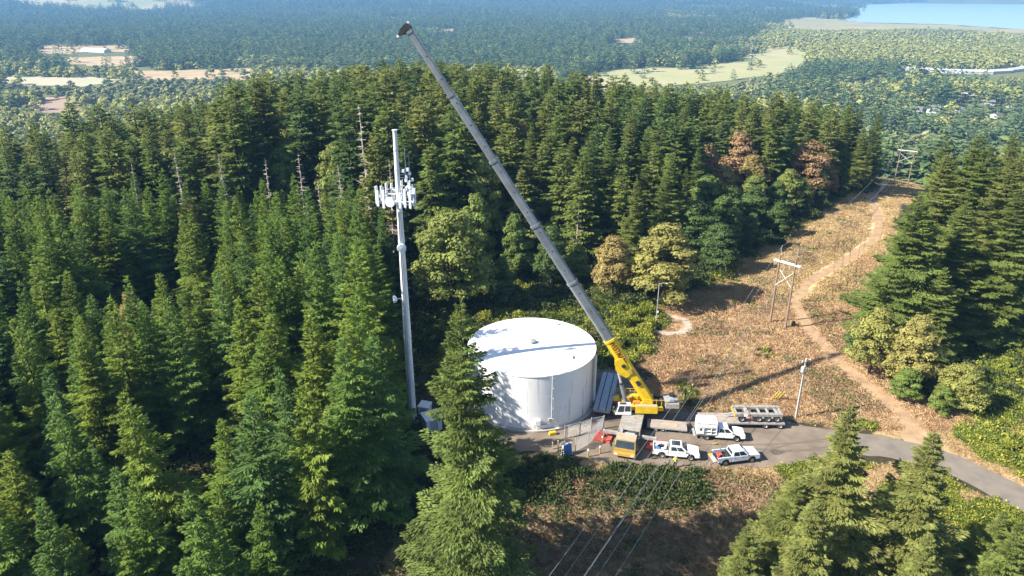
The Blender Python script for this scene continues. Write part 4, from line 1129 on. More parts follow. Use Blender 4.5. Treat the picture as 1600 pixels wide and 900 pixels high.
for k in range(3):
    a = R(-90 + 120 * k - 12)
    nrm = Vector((math.cos(a), math.sin(a), 0)); tn_ = Vector((-nrm.y, nrm.x, 0))
    offs = (-2.1, -1.35, .8, 1.45, 2.1) if k == 0 else (-2.0, -1.15, -.35, .5, 1.3, 2.1)
    for i, s in enumerate(offs):
        c = nrm * 1.72 + tn_ * s
        hgt = rnd.choice([2.0, 2.3, 2.5]); dz = rnd.uniform(-.15, .25)
        mb = MB(); mb.box((c.x, c.y, PZ - .25 + dz), (.17, .33, hgt), rz=a)
        pa = mb.build('panel_antenna', 'antenna_white', tw, bevel=.04)
        q = nrm * 1.56 + tn_ * s
        mb = MB(); mb.tube([(q.x, q.y, PZ - 1.45), (q.x, q.y, PZ + 1.2)], .045, 6); mb.build('mount_pipe', 'galvanised', pa)
        if i % 2 == 0 or k == 1:
            q = nrm * 1.32 + tn_ * (s + .05)
            mb = MB(); mb.box((q.x, q.y, PZ + rnd.uniform(-.6, .3)), (.22, .34, .55), rz=a); mb.build('radio_unit', 'antenna_white', tw, bevel=.02)
def dish(c, d, r, nm='dish'):
    q = Vector(d).normalized().to_track_quat('Z', 'Y').to_matrix().to_4x4()
    mb = MB(Matrix.Translation(c) @ q); mb.lathe([(0, -.28), (r * .35, -.26), (r * .75, -.16), (r, 0), (r, .22), (r * .97, .26), (0, .30)], n=28)
    o_ = mb.build(nm, 'antenna_white', tw, smooth=True)
    b = Vector(c) - Vector(d).normalized() * .5
    mb = MB(); mb.tube([tuple(Vector(c) - Vector(d).normalized() * .2), tuple(b), (0, 0, c[2] - .1)], .06, 6); mb.build('bracket', 'galvanised', o_)
dish((-.85, -1.4, PZ - .65), (-.25, -1, -.12), .64)
dish((.12, -.95, 26.4), (.12, -1, -.1), .58)
dish((-1.25, -.35, 19.0), (-1, -.35, -.02), .48)
wh = MB(); wh.tube([(1.0, .3, PZ + 2.0), (1.0, .3, PZ + 5.6)], .035, 5); wh.build('whip_antenna', 'antenna_white', tw)
wh = MB(); wh.tube([(1.45, .5, PZ + 1.9), (1.45, .5, PZ + 4.9)], .035, 5); wh.build('whip_antenna', 'grey_metal', tw)
up = MB()
for s in (-.3, .3, .9): up.tube([(.2, 0, PZ + 2.2 + s * .6), (1.5, .4, PZ + 2.2 + s * .6)], .045, 5)
up.tube([(1.45, .4, PZ + 1.6), (1.45, .4, PZ + 3.2)], .05, 5); up.tube([(.9, .3, PZ + 1.6), (.9, .3, PZ + 3.2)], .05, 5)
um = up.build('side_mount', 'galvanised', tw)
for q in ((.75, -.1, PZ + 2.9), (1.3, 0, PZ + 3.05), (1.1, -.1, PZ + 2.1), (1.8, .1, PZ + 1.75), (1.5, .2, PZ + 2.5), (1.0, 0, PZ + 1.7)):
    mb = MB(); mb.box(q, (.3, .22, .42), rz=rnd.uniform(-.5, .5)); mb.build('radio_unit', 'antenna_white', tw, bevel=.02)

def cabinet(loc, rz, d, lab, roofm='white_paint'):
    t = thing('equipment_cabinet', lab, 'cabinet', loc, rz, 'cabinets at the tower foot')
    mb = MB(); mb.box((0, 0, d[2] / 2), d); mb.build('body', 'antenna_white', t, bevel=.03)
    mb = MB(); mb.hexa([(-d[0] * .56, -d[1] * .56, d[2]), (d[0] * .56, -d[1] * .56, d[2]), (d[0] * .56, d[1] * .56, d[2]), (-d[0] * .56, d[1] * .56, d[2])],
                       [(-d[0] * .54, -d[1] * .54, d[2] + .1), (d[0] * .54, -d[1] * .54, d[2] + .1), (d[0] * .54, d[1] * .54, d[2] + .28), (-d[0] * .54, d[1] * .54, d[2] + .28)]); mb.build('roof', roofm, t)
    mb = MB(); mb.box((0, -d[1] / 2 - .012, d[2] * .5), (d[0] * .5, .03, d[2] * .84)); dr = mb.build('door', 'galvanised', t)
    mb = MB(); mb.box((d[0] * .18, -d[1] / 2 - .05, d[2] * .5), (.05, .06, .2)); mb.build('handle', 'dark_metal', dr)
cabinet((-12.5, 89.2, 0), R(-18), (1.5, 1.4, 1.7), 'small white cabinet touching the tower foot')
cabinet((-11.2, 85.9, 0), R(28), (2.3, 2.0, 2.0), 'larger blue-white roofed cabinet half hidden by the big fir')

# ------------------------------------------------------------------ wheels and vehicles
WHEELS = {}
def wheel(parent, c, r, wd, name='wheel', twin=False):
    key = (round(r, 3), round(wd, 3))
    if key not in WHEELS:
        mb = MB(); mb.lathe([(r * .58, -wd / 2), (r * .9, -wd / 2), (r, -wd * .34), (r, wd * .34), (r * .9, wd / 2), (r * .58, wd / 2)], n=22, axis='y')
        t = mb.build('tyre_shape', 'rubber', None, smooth=True); tm = t.data; bpy.data.objects.remove(t)
        mb = MB(); mb.lathe([(r * .60, -wd * .44), (r * .52, -wd * .40), (r * .46, -wd * .18), (r * .2, -wd * .12), (r * .16, -wd * .30), (0, -wd * .32)], n=18, axis='y')
        mb.lathe([(r * .60, wd * .44), (r * .52, wd * .40), (r * .46, wd * .18), (r * .2, wd * .12), (r * .16, wd * .30), (0, wd * .32)], n=18, axis='y')
        t = mb.build('rim_shape', 'rim_grey', None, smooth=True); rm = t.data; bpy.data.objects.remove(t)
        WHEELS[key] = (tm, rm)
    tm, rm = WHEELS[key]
    a = bpy.data.objects.new(name, tm); a.location = c; link(a, parent)
    b = bpy.data.objects.new('rim', rm); link(b, a)
    return a

def arch(cx, r, zb, n=7):
    return [(cx + r * math.cos(a), zb + r * math.sin(a)) for a in np.linspace(0, math.pi, n)]

def cab_front(t, paint, belt=1.24, top=1.90, xw=1.42, xr=-.98, doors=2):
    """bonnet, crew cab, glass, doors, lamps of a pickup; x forward, rear axle at -1.85"""
    prof = [(-1.0, .52)] + [(1.32, .52)] + arch(1.85, .53, .50)[::-1] + [(2.42, .50), (2.90, .50), (2.94, .92), (2.86, 1.10), (2.2, 1.20), (1.35, belt), (-1.0, belt)]
    mb = MB(); mb.prism(prof, -.99, .99)
    mb.v = [(x, y * (1 - .09 * max(0, (x - 2.0)) ** 1.2) * (1 - .03 * max(0, z - .9) / .3), z) for x, y, z in mb.v]
    body = mb.build('body', paint, t, bevel=.045, smooth=True)
    lo = [(xr, -.93, belt - .02), (xw, -.93, belt - .02), (xw, .93, belt - .02), (xr, .93, belt - .02)]
    hi = [(xr + .16, -.74, top), (xw - .80, -.74, top), (xw - .80, .74, top), (xr + .16, .74, top)]
    mb = MB(); mb.hexa(lo, hi); cab_ = mb.build('cab', paint, t, bevel=.05, smooth=True)
    def P(i): return lo[i], lo[(i + 1) % 4], hi[(i + 1) % 4], hi[i]
    for q, (u0, u1, v0, v1) in ((P(1), (.06, .94, .06, .92)), (P(3), (.10, .90, .22, .85))):
        mb = MB(); panel(mb, q, u0, u1, v0, v1); mb.build('window', 'glass', cab_)
    for q, flip in ((P(0), False), (P(2), True)):
        for (u0, u1) in ((.10, .46), (.50, .88)):
            if flip: u0, u1 = 1 - u1, 1 - u0
            mb = MB(); panel(mb, q, u0, u1, .10, .82); mb.build('window', 'glass', cab_)
    for s in (-1, 1):
        for (x0, x1) in ((-.86, .20), (.24, 1.26)):
            mb = MB(); mb.box(((x0 + x1) / 2, s * .992, .90), (x1 - x0, .02, .60)); d = mb.build('door', paint, t, bevel=.008, seg=1)
            mb = MB(); mb.box((x0 + .14, s * 1.012, 1.10), (.16, .03, .04)); mb.build('handle', 'dark_metal', d)
        mb = MB(); mb.box((1.22, s * 1.12, 1.32), (.12, .24, .20)); mb.build('mirror', 'dark_metal', t, bevel=.03)
        mb = MB(); mb.box((2.88, s * .74, .98), (.14, .34, .16)); mb.build('headlight', 'lamp_clear', t, bevel=.02)
    mb = MB(); mb.box((2.935, 0, .90), (.05, 1.05, .28)); mb.build('grille', 'dark_metal', t, bevel=.02)
    mb = MB(); mb.box((2.98, 0, .60), (.18, 1.84, .22)); mb.build('bumper', 'grey_metal', t, bevel=.04)
    return body

def pickup(lab, loc, rz, paint, bedm, sunroof, tail_open):
    t = thing('pickup_truck', lab, 'pickup truck', loc, rz, 'white pickups parked on the pad')
    cab_front(t, paint)
    if sunroof:
        mb = MB(); mb.box((-.10, 0, 1.912), (1.1, 1.08, .03)); mb.build('sunroof', 'glass', t, bevel=.01)
        mb = MB(); mb.box((-.10, 0, 1.93), (.03, 1.06, .02)); mb.build('sunroof_bar', 'dark_metal', t)
    side = [(-2.92, .62)] + [(-2.42, .52)] + arch(-1.85, .53, .50)[::-1] + [(-1.28, .52), (-1.04, .52), (-1.04, 1.30), (-2.92, 1.32)]
    for s in (-1, 1):
        mb = MB(); mb.prism(side, s * .99, s * .86); mb.build('bed_side', paint, t, bevel=.02)
        mb = MB(); mb.box((-2.93, s * .92, 1.02), (.06, .12, .34)); mb.build('taillight', 'lamp_red', t)
        mb = MB(); mb.box((-1.85, s * .70, .86), (.86, .32, .18)); mb.build('wheel_housing', bedm, t, bevel=.03)
    mb = MB(); mb.box((-1.97, 0, .76), (1.86, 1.72, .06)); mb.build('bed_floor', bedm, t)
    mb = MB(); mb.box((-1.06, 0, 1.02), (.06, 1.72, .54)); mb.build('bed_front', bedm, t)
    if tail_open:
        mb = MB(); mb.box((-3.18, 0, .76), (.52, 1.66, .06)); mb.build('tailgate', paint, t, bevel=.01)
        mb = MB(); mb.box((-3.30, .55, .83), (.36, .5, .08), rz=.1); mb.build('tailgate_pad', 'yellow_plastic', t)
    else:
        mb = MB(); mb.box((-2.93, 0, 1.02), (.07, 1.70, .56)); mb.build('tailgate', paint, t, bevel=.01)
    mb = MB(); mb.box((-2.98, 0, .55), (.16, 1.84, .18)); mb.build('rear_bumper', 'grey_metal', t, bevel=.03)
    mb = MB(); mb.box((0, 0, .48), (5.4, 1.0, .2)); mb.build('chassis', 'dark_metal', t)
    for x in (-1.85, 1.85):
        for s in (-1, 1): wheel(t, (x, s * .86, .41), .41, .27)
    return t
def at_local(loc, rz, p):
    c, s = math.cos(rz), math.sin(rz)
    return (loc[0] + p[0] * c - p[1] * s, loc[1] + p[0] * s + p[1] * c, loc[2] + p[2])
P1 = ((21.55, 79.5, .03), R(-9)); P2 = ((29.1, 78.5, .03), R(11))
pickup('white pickup with a dark glass roof beside the worker', *P1, 'car_white', 'dark_metal', True, False)
pickup('silver-white crew cab pickup with its tailgate down', *P2, 'car_silver', 'dark_metal', False, True)
def loose(name, lab, cat, P, p, mbf, m, group, bevel=.02):
    mb = MB(); mbf(mb); o = mb.build(name, m, None, bevel=bevel); o.location = at_local(P[0], P[1], p); o.rotation_euler = (0, 0, P[1] + .2); tag(o, lab, cat, group); return o
loose('white_bucket', 'white bucket at the back of the glass-roofed pickup bed', 'bucket', P1, (-2.55, .3, .80), lambda b: b.lathe([(0, 0), (.16, 0), (.19, .42), (.17, .42), (.15, .05), (0, .05)], n=14), 'white_paint', 'load in the glass-roofed pickup', 0)
loose('white_sack', 'white sack in the middle of the glass-roofed pickup bed', 'sack', P1, (-1.75, -.25, .80), lambda b: b.box((0, 0, .2), (.5, .42, .4), taper=(.7, .6)), 'white_paint', 'load in the glass-roofed pickup', .08)
loose('white_sack', 'white sack nearest the cab in the glass-roofed pickup bed', 'sack', P1, (-1.35, .2, .80), lambda b: b.box((0, 0, .25), (.42, .42, .5), taper=(.65, .6)), 'white_paint', 'load in the glass-roofed pickup', .08)
loose('blue_toolbox', 'blue tool box at the tail of the glass-roofed pickup bed', 'tool box', P1, (-2.4, -.4, .80), lambda b: (b.box((0, 0, .18), (.5, .7, .36)), b.box((0, 0, .38), (.52, .72, .05))), 'blue_panel', 'load in the glass-roofed pickup')
loose('red_toolbox', 'red tool box in the bed of the silver-white pickup', 'tool box', P2, (-2.2, .2, .80), lambda b: (b.box((0, 0, .18), (.5, .7, .34)), b.box((0, 0, .37), (.52, .72, .05))), 'red_mat', 'load in the silver-white pickup')
loose('cable_coil', 'dark cable coil in the bed of the silver-white pickup', 'cable coil', P2, (-1.6, -.25, .80), lambda b: b.lathe([(.20, 0), (.36, 0), (.38, .12), (.36, .24), (.20, .24), (.18, .12), (.20, 0)], n=18), 'dark_cloth', 'load in the silver-white pickup', 0)
loose('red_can', 'red fuel can near the tailgate of the silver-white pickup', 'fuel can', P2, (-2.6, -.35, .80), lambda b: (b.box((0, 0, .2), (.34, .2, .36)), b.box((.05, 0, .41), (.16, .04, .08))), 'red_mat', 'load in the silver-white pickup')

# service truck with box body
S = ((28.7, 83.7, .03), R(-6))
t = thing('service_truck', 'white service truck with tall box body towing the flatbed trailer', 'service truck', *S)
cab_front(t, 'car_white', xr=-.75)
def bp_(nm, c, d, m='car_white', bev=.03, par=None):
    mb = MB(); mb.box(c, d); return mb.build(nm, m, par or t, bevel=bev)
bp_('box_roof', (-2.2, 0, 2.62), (2.75, 2.16, .10), bev=.06)
bp_('box_wall', (-.86, 0, 1.75), (.06, 2.08, 1.64)); bp_('box_wall', (-3.52, 0, 1.75), (.06, 2.08, 1.64))
bp_('box_wall', (-2.2, 1.05, 1.75), (2.6, .06, 1.64)); bp_('box_wall', (-2.2, -.55, 1.75), (2.6, .05, 1.64))
bp_('box_wall', (-2.2, -1.05, 2.28), (2.6, .05, .58))
for x in (-.92, -1.62, -2.55, -3.46): bp_('locker_divider', (x, -.82, 1.45), (.09, .52, 1.1))
for z in (.98, 1.45): bp_('locker_shelf', (-2.2, -.82, z), (2.55, .5, .05))
bp_('locker_door', (-3.0, -1.10, 1.5), (.8, .04, .95)); bp_('window', (-3.05, -1.125, 1.75), (.28, .03, .36), 'glass', .005)
bp_('floor', (-2.2, 0, .80), (2.7, 2.05, .14), 'grey_metal'); bp_('chassis', (-.4, 0, .52), (6.2, .9, .22), 'dark_metal')
bp_('rear_step', (-3.75, 0, .55), (.36, 1.9, .08), 'grey_metal'); bp_('vent', (-1.6, .2, 2.72), (.5, .5, .12), 'white_paint')
bp_('blue_band', (-.68, 0, 1.45), (.10, 1.90, .9), 'blue_panel')
for x in (-2.15, 1.85):
    for s in (-1, 1): wheel(t, (x, s * .86, .41), .41, .27 if x > 0 else .36)
loose('floor_jack', 'small jack lying on the gravel beside the service truck', 'jack', S, (-1.2, -1.9, .0), lambda b: (b.box((0, 0, .12), (.5, .25, .2)), b.tube([(.2, 0, .2), (.8, .1, .35)], .03, 6)), 'dusty_yellow', None)

def trailer(lab, loc, rz, L, W, zd, wheels, deckm, tongue, r=.38, ramp=None, rails=True, grooves=False):
    t = thing('flatbed_trailer', lab, 'trailer', loc, rz)
    if grooves:
        for y0, y1 in ((-W / 2, -W * .26), (-W * .20, W * .20), (W * .26, W / 2)):
            mb = MB(); mb.box((0, (y0 + y1) / 2, zd - .05), (L, y1 - y0, .1)); mb.build('deck_panel', deckm, t, bevel=.01)
        mb = MB(); mb.box((0, 0, zd - .16), (L, W * .92, .1)); mb.build('deck_base', 'dark_metal', t)
        mb = MB(); mb.box((-L * .5 - .04, 0, zd - .18), (.08, W, .34)); mb.build('end_plate', 'grey_metal', t)
    else:
        n = max(3, int(W / .28))
        for k in range(n):
            mb = MB(); y = -W / 2 + (k + .5) * W / n; mb.box((0, y, zd - .04 + .006 * ((k * 7) % 3)), (L, W / n - .02, .08)); mb.build('plank', deckm, t)
    for s in (-1, 1):
        mb = MB(); mb.box((0, s * (W / 2 + .04), zd - .12), (L, .08, .2)); mb.build('side_rail', 'grey_metal', t, bevel=.01)
        if not grooves:
            mb = MB(); mb.box((0, s * W * .3, zd - .25), (L * .98, .12, .26)); mb.build('beam', 'dark_metal', t)
    for x in wheels:
        for s in (-1, 1): wheel(t, (x, s * (W / 2 - .1), r), r, .26)
        mb = MB(); mb.tube([(x, -W / 2 + .1, r), (x, W / 2 - .1, r)], .06, 8); mb.build('axle', 'dark_metal', t)
    for s in (-1, 1):
        mb = MB(); mb.tube([(L / 2 - .1, s * W * .35, zd - .2), (L / 2 + tongue, 0, .5)], .06, 6); mb.build('drawbar', 'dark_metal', t)
    if ramp:
        mb = MB(); mb.box((-L / 2 - .55, 0, zd - .22), (1.15, W * .94, .07), ry=R(-16)); mb.build('ramp', 'dark_metal', t)
    return t
TR1 = ((21.6, 85.75, .03), R(-10))
trailer('pale planked flatbed trailer hitched behind the service truck', *TR1, 5.4, 1.95, .72, (-1.5, -.6), 'trailer_deck', 1.35, r=.34, ramp=True)
ob = MB(); ob.box((0, 0, .2), (.7, .45, .4)); ob.tube([(.1, 0, .4), (.1, 0, .7)], .12, 8); ob.box((-.5, .1, .1), (.5, .3, .2)); o = ob.build('compressor', 'dark_metal', None, bevel=.03); o.location = at_local(TR1[0], TR1[1], (3.0, .2, .45)); tag(o, 'dark pump unit on the drawbar of the pale trailer', 'pump')
bm_ = MB(); bm_.box((0, 0, .06), (2.2, .10, .12)); bm_.box((.2, .3, .06), (1.8, .08, .12)); o = bm_.build('timber_pair', 'timber', None); o.location = at_local(TR1[0], TR1[1], (.3, -.2, .74)); o.rotation_euler = (0, 0, R(-16)); tag(o, 'two timbers lying on the pale planked trailer', 'timber')
trailer('blue-grey flatbed trailer with dark grooves parked against the tank', (14.15, 94.0, .03), R(76), 11.2, 2.35, 1.2, (-4.3, -3.1, -1.9), 'blue_grey_deck', 1.0, r=.48, grooves=True)
LT = ((32.2, 87.0, .03), R(-1.5))
trailer('long low trailer carrying the four-axle dolly', *LT, 11.6, 2.5, .92, (3.2, 5.2), 'trailer_deck', .9, r=.46)
dl = thing('crane_dolly', 'grey four-axle crane dolly loaded on the long trailer', 'dolly', at_local(LT[0], LT[1], (2.2, .1, .93)), LT[1])
for s in (-1, 1):
    mb = MB(); mb.box((0, s * .95, 1.12), (6.5, .55, .42)); mb.build('side_beam', 'deck_grey', dl, bevel=.04)
    mb = MB(); mb.box((-1.9, s * 1.235, 1.12), (.5, .04, .36)); mb.build('marker_plate', 'white_paint', dl)
for x, wd in ((-3.1, .35), (-1.5, .5), (.2, .22), (1.4, .22), (2.6, .3), (3.15, .25)):
    mb = MB(); mb.box((x, 0, 1.06), (wd, 1.42, .30)); mb.build('cross_beam', 'grey_metal', dl, bevel=.03)
mb = MB(); mb.box((-3.32, 0, .98), (.10, 2.4, .55)); mb.build('front_plate', 'dusty_yellow', dl, bevel=.02)
mb = MB(); mb.tube([(-3.3, 0, .8), (-4.4, 0, .55)], .10, 8); mb.build('drawbar', 'blue_grey_deck', dl)
for x in (-2.35, .0, 1.25, 2.5):
    for s in (-1, 1): wheel(dl, (x, s * 1.02, .50), .50, .36)
    mb = MB(); mb.tube([(x, -1, .5), (x, 1, .5)], .08, 8); mb.build('axle', 'dark_metal', dl)
mb = MB(); mb.box((-1.1, -1.2, .62), (.5, .1, .25), ry=.4); mb.build('strap_box', 'red_mat', dl)
mb = MB(); mb.tube([(-1.35, -1.26, -.1), (-1.35, -1.26, 1.34), (-1.35, 1.26, 1.34), (-1.35, 1.26, -.1)], .035, 4); mb.build('strap', 'dark_metal', dl)

# ------------------------------------------------------------------ crane
CH = math.atan2(-8.9, -2.6)                    # heading of the carrier
CX, CY = 17.5, 88.5
crane = thing('mobile_crane', 'yellow mobile crane with a very long grey telescopic boom', 'crane', (CX, CY, .03), CH)
def cp(nm, c, d, m, bev=.03, par=None, ry=0, taper=(1, 1), M=None):
    mb = MB(M); mb.box(c, d, ry=ry, taper=taper); return mb.build(nm, m, par or crane, bevel=bev)
cp('carrier_frame', (2.2, 0, 1.05), (13.6, 1.7, .6), 'dark_metal')
for k, x in enumerate((5.4, 3.8, 2.2, .6)): cp('deck_plate', (x - .3, 0, 1.62), (1.56, 2.9, .10), 'deck_grey', .02)
for s in (-1, 1):
    cp('deck_side', (3.4, s * 1.42, 1.40), (8.4, .12, .34), 'deck_grey', .02)
    cp('mudguard', (3.6, s * 1.2, 1.28), (7.4, .55, .06), 'dark_metal', .02)
cp('rear_deck', (-2.9, 0, 1.55), (3.2, 2.7, .3), 'deck_grey')
cp('engine_deck', (7.0, 0, 1.40), (2.1, 2.8, .4), 'dark_metal'); cp('silencer', (7.3, .25, 1.85), (.75, 1.5, .45), 'galvanised', .12); cp('hose_bundle', (6.4, .4, 1.68), (.5, 1.3, .16), 'dark_cloth', .05)
cp('air_box', (6.7, -.95, 1.85), (1.1, .5, .5), 'grey_metal', .05)
# carrier cab
lo = [(8.1, -1.42, .85), (10.2, -1.42, .85), (10.2, 1.42, .85), (8.1, 1.42, .85)]
md = [(8.1, -1.42, 1.55), (10.22, -1.42, 1.55), (10.22, 1.42, 1.55), (8.1, 1.42, 1.55)]
hi = [(8.15, -1.30, 2.55), (9.72, -1.30, 2.55), (9.72, 1.30, 2.55), (8.15, 1.30, 2.55)]
mb = MB(); mb.hexa(lo, md); mb.hexa([Vector(p) + Vector((0, 0, .003)) for p in md], hi); cc_ = mb.build('cab', 'dusty_yellow', crane, bevel=.05)
mb = MB(); mb.box((8.93, 0, 2.58), (1.62, 2.62, .07)); mb.build('cab_roof', 'dusty_tan', cc_, bevel=.03)
mb = MB(); panel(mb, (md[1], md[2], hi[2], hi[1]), .05, .95, .06, .92); mb.build('windscreen', 'glass', cc_)
for q in ((md[0], md[1], hi[1], hi[0]), (md[2], md[3], hi[3], hi[2])):
    mb = MB(); panel(mb, q, .12, .46, .10, .88); mb.build('window', 'glass', cc_)
    mb = MB(); panel(mb, q, .54, .90, .10, .88); mb.build('window', 'glass', cc_)
cp('bumper', (10.28, 0, .72), (.28, 2.9, .5), 'dusty_yellow', .06)
for s in (-1, 1):
    cp('headlight', (10.43, s * 1.05, .75), (.06, .4, .2), 'lamp_clear', .02)
    mb = MB(); mb.tube([(9.9, s * 1.35, 2.2), (10.3, s * 1.75, 2.3), (10.3, s * 1.75, 1.7)], .03, 6); mm = mb.build('mirror_arm', 'dark_metal', crane)
    cp('mirror', (10.3, s * 1.75, 1.9), (.08, .26, .5), 'dark_metal', .03, mm)
for x in (9.1, 6.9, 5.25, .9, -1.0, -2.9):
    for s in (-1, 1): wheel(crane, (x, s * 1.12, .70), .70, .46)
    mb = MB(); mb.tube([(x, -1.1, .7), (x, 1.1, .7)], .12, 8); mb.build('axle', 'dark_metal', crane)
# outriggers (two pairs)
MATS_ = []
for x in (6.1, -3.6):
    cp('outrigger_box', (x, 0, 1.1), (.62, 2.9, .55), 'grey_metal')
    for s in (-1, 1):
        ln = 2.35 if s > 0 or x < 0 else 2.1
        ob = cp('outrigger_beam', (x, s * (1.45 + ln / 2), 1.08), (.42, ln, .40), 'deck_grey')
        mb = MB(); mb.tube([(x, s * (1.45 + ln - .2), 1.35), (x, s * (1.45 + ln - .2), .38)], .13, 12); mb.build('jack', 'galvanised', ob)
        mb = MB(); mb.lathe([(0, .28), (.32, .28), (.34, .36), (.15, .42), (0, .42)], n=16, c=(x, s * (1.45 + ln - .2), 0)); mb.build('foot', 'dark_metal', ob)
        MATS_.append((x, s * (1.45 + ln - .2), s))
for k, (x, y, s) in enumerate(MATS_):
    lab = ['red stack of mats under the front outrigger nearest the tank', 'red mat under the front outrigger nearest the pickup', 'red mat under the rear outrigger beside the grooved trailer', 'red mat under the rear outrigger behind the pale trailer'][k if s < 0 else k]
    w_ = at_local((CX, CY, .03), CH, (x, y, 0))
    mo = thing('outrigger_mat', lab, 'outrigger mat', w_, CH + .12 * (k - 1), 'red outrigger mats')
    for j in range(3):
        mb = MB(); mb.box((-.8 + j * .8 + .01, 0, .14), (.76, 2.3, .26)); mb.build('mat_board', 'red_mat', mo, bevel=.02)
# superstructure (heading towards -x), baked in crane-local coordinates
BH = math.atan2(.035, -1.0)
MS = Matrix.Rotation(BH - CH, 4, 'Z')
def sp(nm, c, d, m, bev=.03, par=None, ry=0, taper=(1, 1)): return cp(nm, c, d, m, bev, par, ry, taper, MS)
mb = MB(MS); mb.lathe([(0, 1.68), (1.25, 1.68), (1.25, 1.95), (0, 1.95)], n=32); mb.build('slew_ring', 'dark_metal', crane)
sp('turntable', (-.7, 0, 2.15), (6.2, 2.5, .38), 'crane_yellow', .04)
for s in (-1, 1): sp('boom_cheek', (-1.5, s * .95, 3.0), (2.3, .16, 1.4), 'crane_yellow', .04, taper=(.45, 1))
sp('machine_housing', (-1.35, 1.55, 2.45), (3.1, .75, 1.1), 'crane_yellow', .05)
sp('housing_top', (-1.35, 1.55, 3.02), (3.0, .7, .06), 'dusty_tan', .02)
sp('machine_housing', (-.9, -1.5, 2.45), (3.6, .65, 1.0), 'crane_yellow', .05)
hyd = sp('hydraulic_block', (.9, -.9, 2.6), (1.1, .7, .7), 'dusty_yellow', .05)
sp('valve_block', (1.6, -.5, 2.55), (.8, .8, .5), 'crane_yellow', .05); sp('guard_block', (2.6, -1.0, 2.55), (.9, .9, .5), 'crane_yellow', .05)
sp('orange_drum_cover', (-.1, .55, 2.85), (1.0, .6, .5), 'orange_part', .08)
for x in (-2.9, -3.7):
    mb = MB(MS); mb.lathe([(0, -.62), (.5, -.62), (.5, -.55), (.34, -.53), (.34, .53), (.5, .55), (.5, .62), (0, .62)], n=20, axis='y', c=(x, 0, 2.85)); mb.build('winch', 'dark_metal', crane)
rlm = MB(MS)
for x in np.linspace(-2.8, 2.6, 9): rlm.tube([(x, -1.78, 2.9), (x, -1.78, 3.75)], .03, 5)
rlm.tube([(-2.8, -1.78, 3.75), (2.6, -1.78, 3.75)], .03, 5); rlm.tube([(-2.8, -1.78, 3.35), (2.6, -1.78, 3.35)], .025, 5)
for x in np.linspace(-4.2, -2.0, 4): rlm.tube([(x, 1.2, 2.6), (x, 1.2, 3.7)], .03, 5)
rlm.tube([(-4.2, 1.2, 3.7), (-2.0, 1.2, 3.7)], .03, 5)
rlm.build('handrail', 'crane_yellow', crane)
# operator cab
lo = [(.75, 1.12, 1.75), (3.0, 1.12, 1.75), (3.0, 2.08, 1.75), (.75, 2.08, 1.75)]
hi = [(.85, 1.16, 3.3), (2.55, 1.16, 3.3), (2.55, 2.04, 3.3), (.85, 2.04, 3.3)]
mb = MB(MS); mb.hexa(lo, hi); oc = mb.build('operator_cab', 'white_paint', crane, bevel=.04)
for q, w4 in (((lo[1], lo[2], hi[2], hi[1]), (.08, .92, .10, .92)), ((hi[0], hi[1], hi[2], hi[3]), (.35, .92, .14, .86)), ((lo[2], lo[3], hi[3], hi[2]), (.06, .48, .30, .92)), ((lo[2], lo[3], hi[3], hi[2]), (.54, .94, .36, .92)), ((lo[0], lo[1], hi[1], hi[0]), (.4, .95, .3, .92))):
    mb = MB(MS); panel(mb, q, *w4); mb.build('window', 'glass', oc)
# counterweight
for k in range(4): sp('counterweight_slab', (-5.0, 0, 1.95 + k * .36), (1.9, 2.9 - .1 * (k == 3), .34), 'deck_grey' if k > 1 else 'dark_metal', .04)
sp('rear_tray', (-4.6, .2, 3.32), (1.3, 1.6, .12), 'grey_metal', .03); sp('rear_box', (-4.9, .8, 3.55), (.7, .6, .4), 'grey_metal', .05); sp('rear_box', (-5.2, -.7, 3.5), (.8, .8, .35), 'dark_metal', .05)
# boom
foot = Vector((19.3, 88.6, 2.95)); tip = Vector((-12.3, 90.0, 52.6))
Minv = (Matrix.Translation((CX, CY, .03)) @ Matrix.Rotation(CH, 4, 'Z')).inverted()
dv = (tip - foot).normalized(); LB = (tip - foot).length
side = dv.cross(Vector((0, 0, 1))).normalized()          # horizontal, across the boom
upv = side.cross(dv).normalized()
if upv.z < 0: upv = -upv
def boomM(s): return Minv @ Matrix(((side.x, upv.x, dv.x, 0), (side.y, upv.y, dv.y, 0), (side.z, upv.z, dv.z, 0), (0, 0, 0, 1))).copy()
BF = Matrix(((side.x, upv.x, dv.x, foot.x), (side.y, upv.y, dv.y, foot.y), (side.z, upv.z, dv.z, foot.z), (0, 0, 0, 1)))
BM = Minv @ BF                                           # local: x across, y up-ish, z along the boom
def section(w2, h2):
    pts = [(-w2, h2 * .78), (-w2 * .8, h2), (w2 * .8, h2), (w2, h2 * .78), (w2, -h2 * .25)]
    for a in np.linspace(0, math.pi, 9)[1:-1]: pts.append((w2 * math.cos(a), -h2 * .25 - h2 * .75 * math.sin(a)))
    pts.append((-w2, -h2 * .25))
    return pts
def boom_piece(nm, z0, z1, w2, h2, m, par=None):
    mb = MB(BM); mb.prism(section(w2, h2), z0, z1, plane='xy'); return mb.build(nm, m, par or crane, bevel=.0)
joints = [-1.2, 11.2, 21.2, 30.5, 40.4, 49.9, LB - .4]
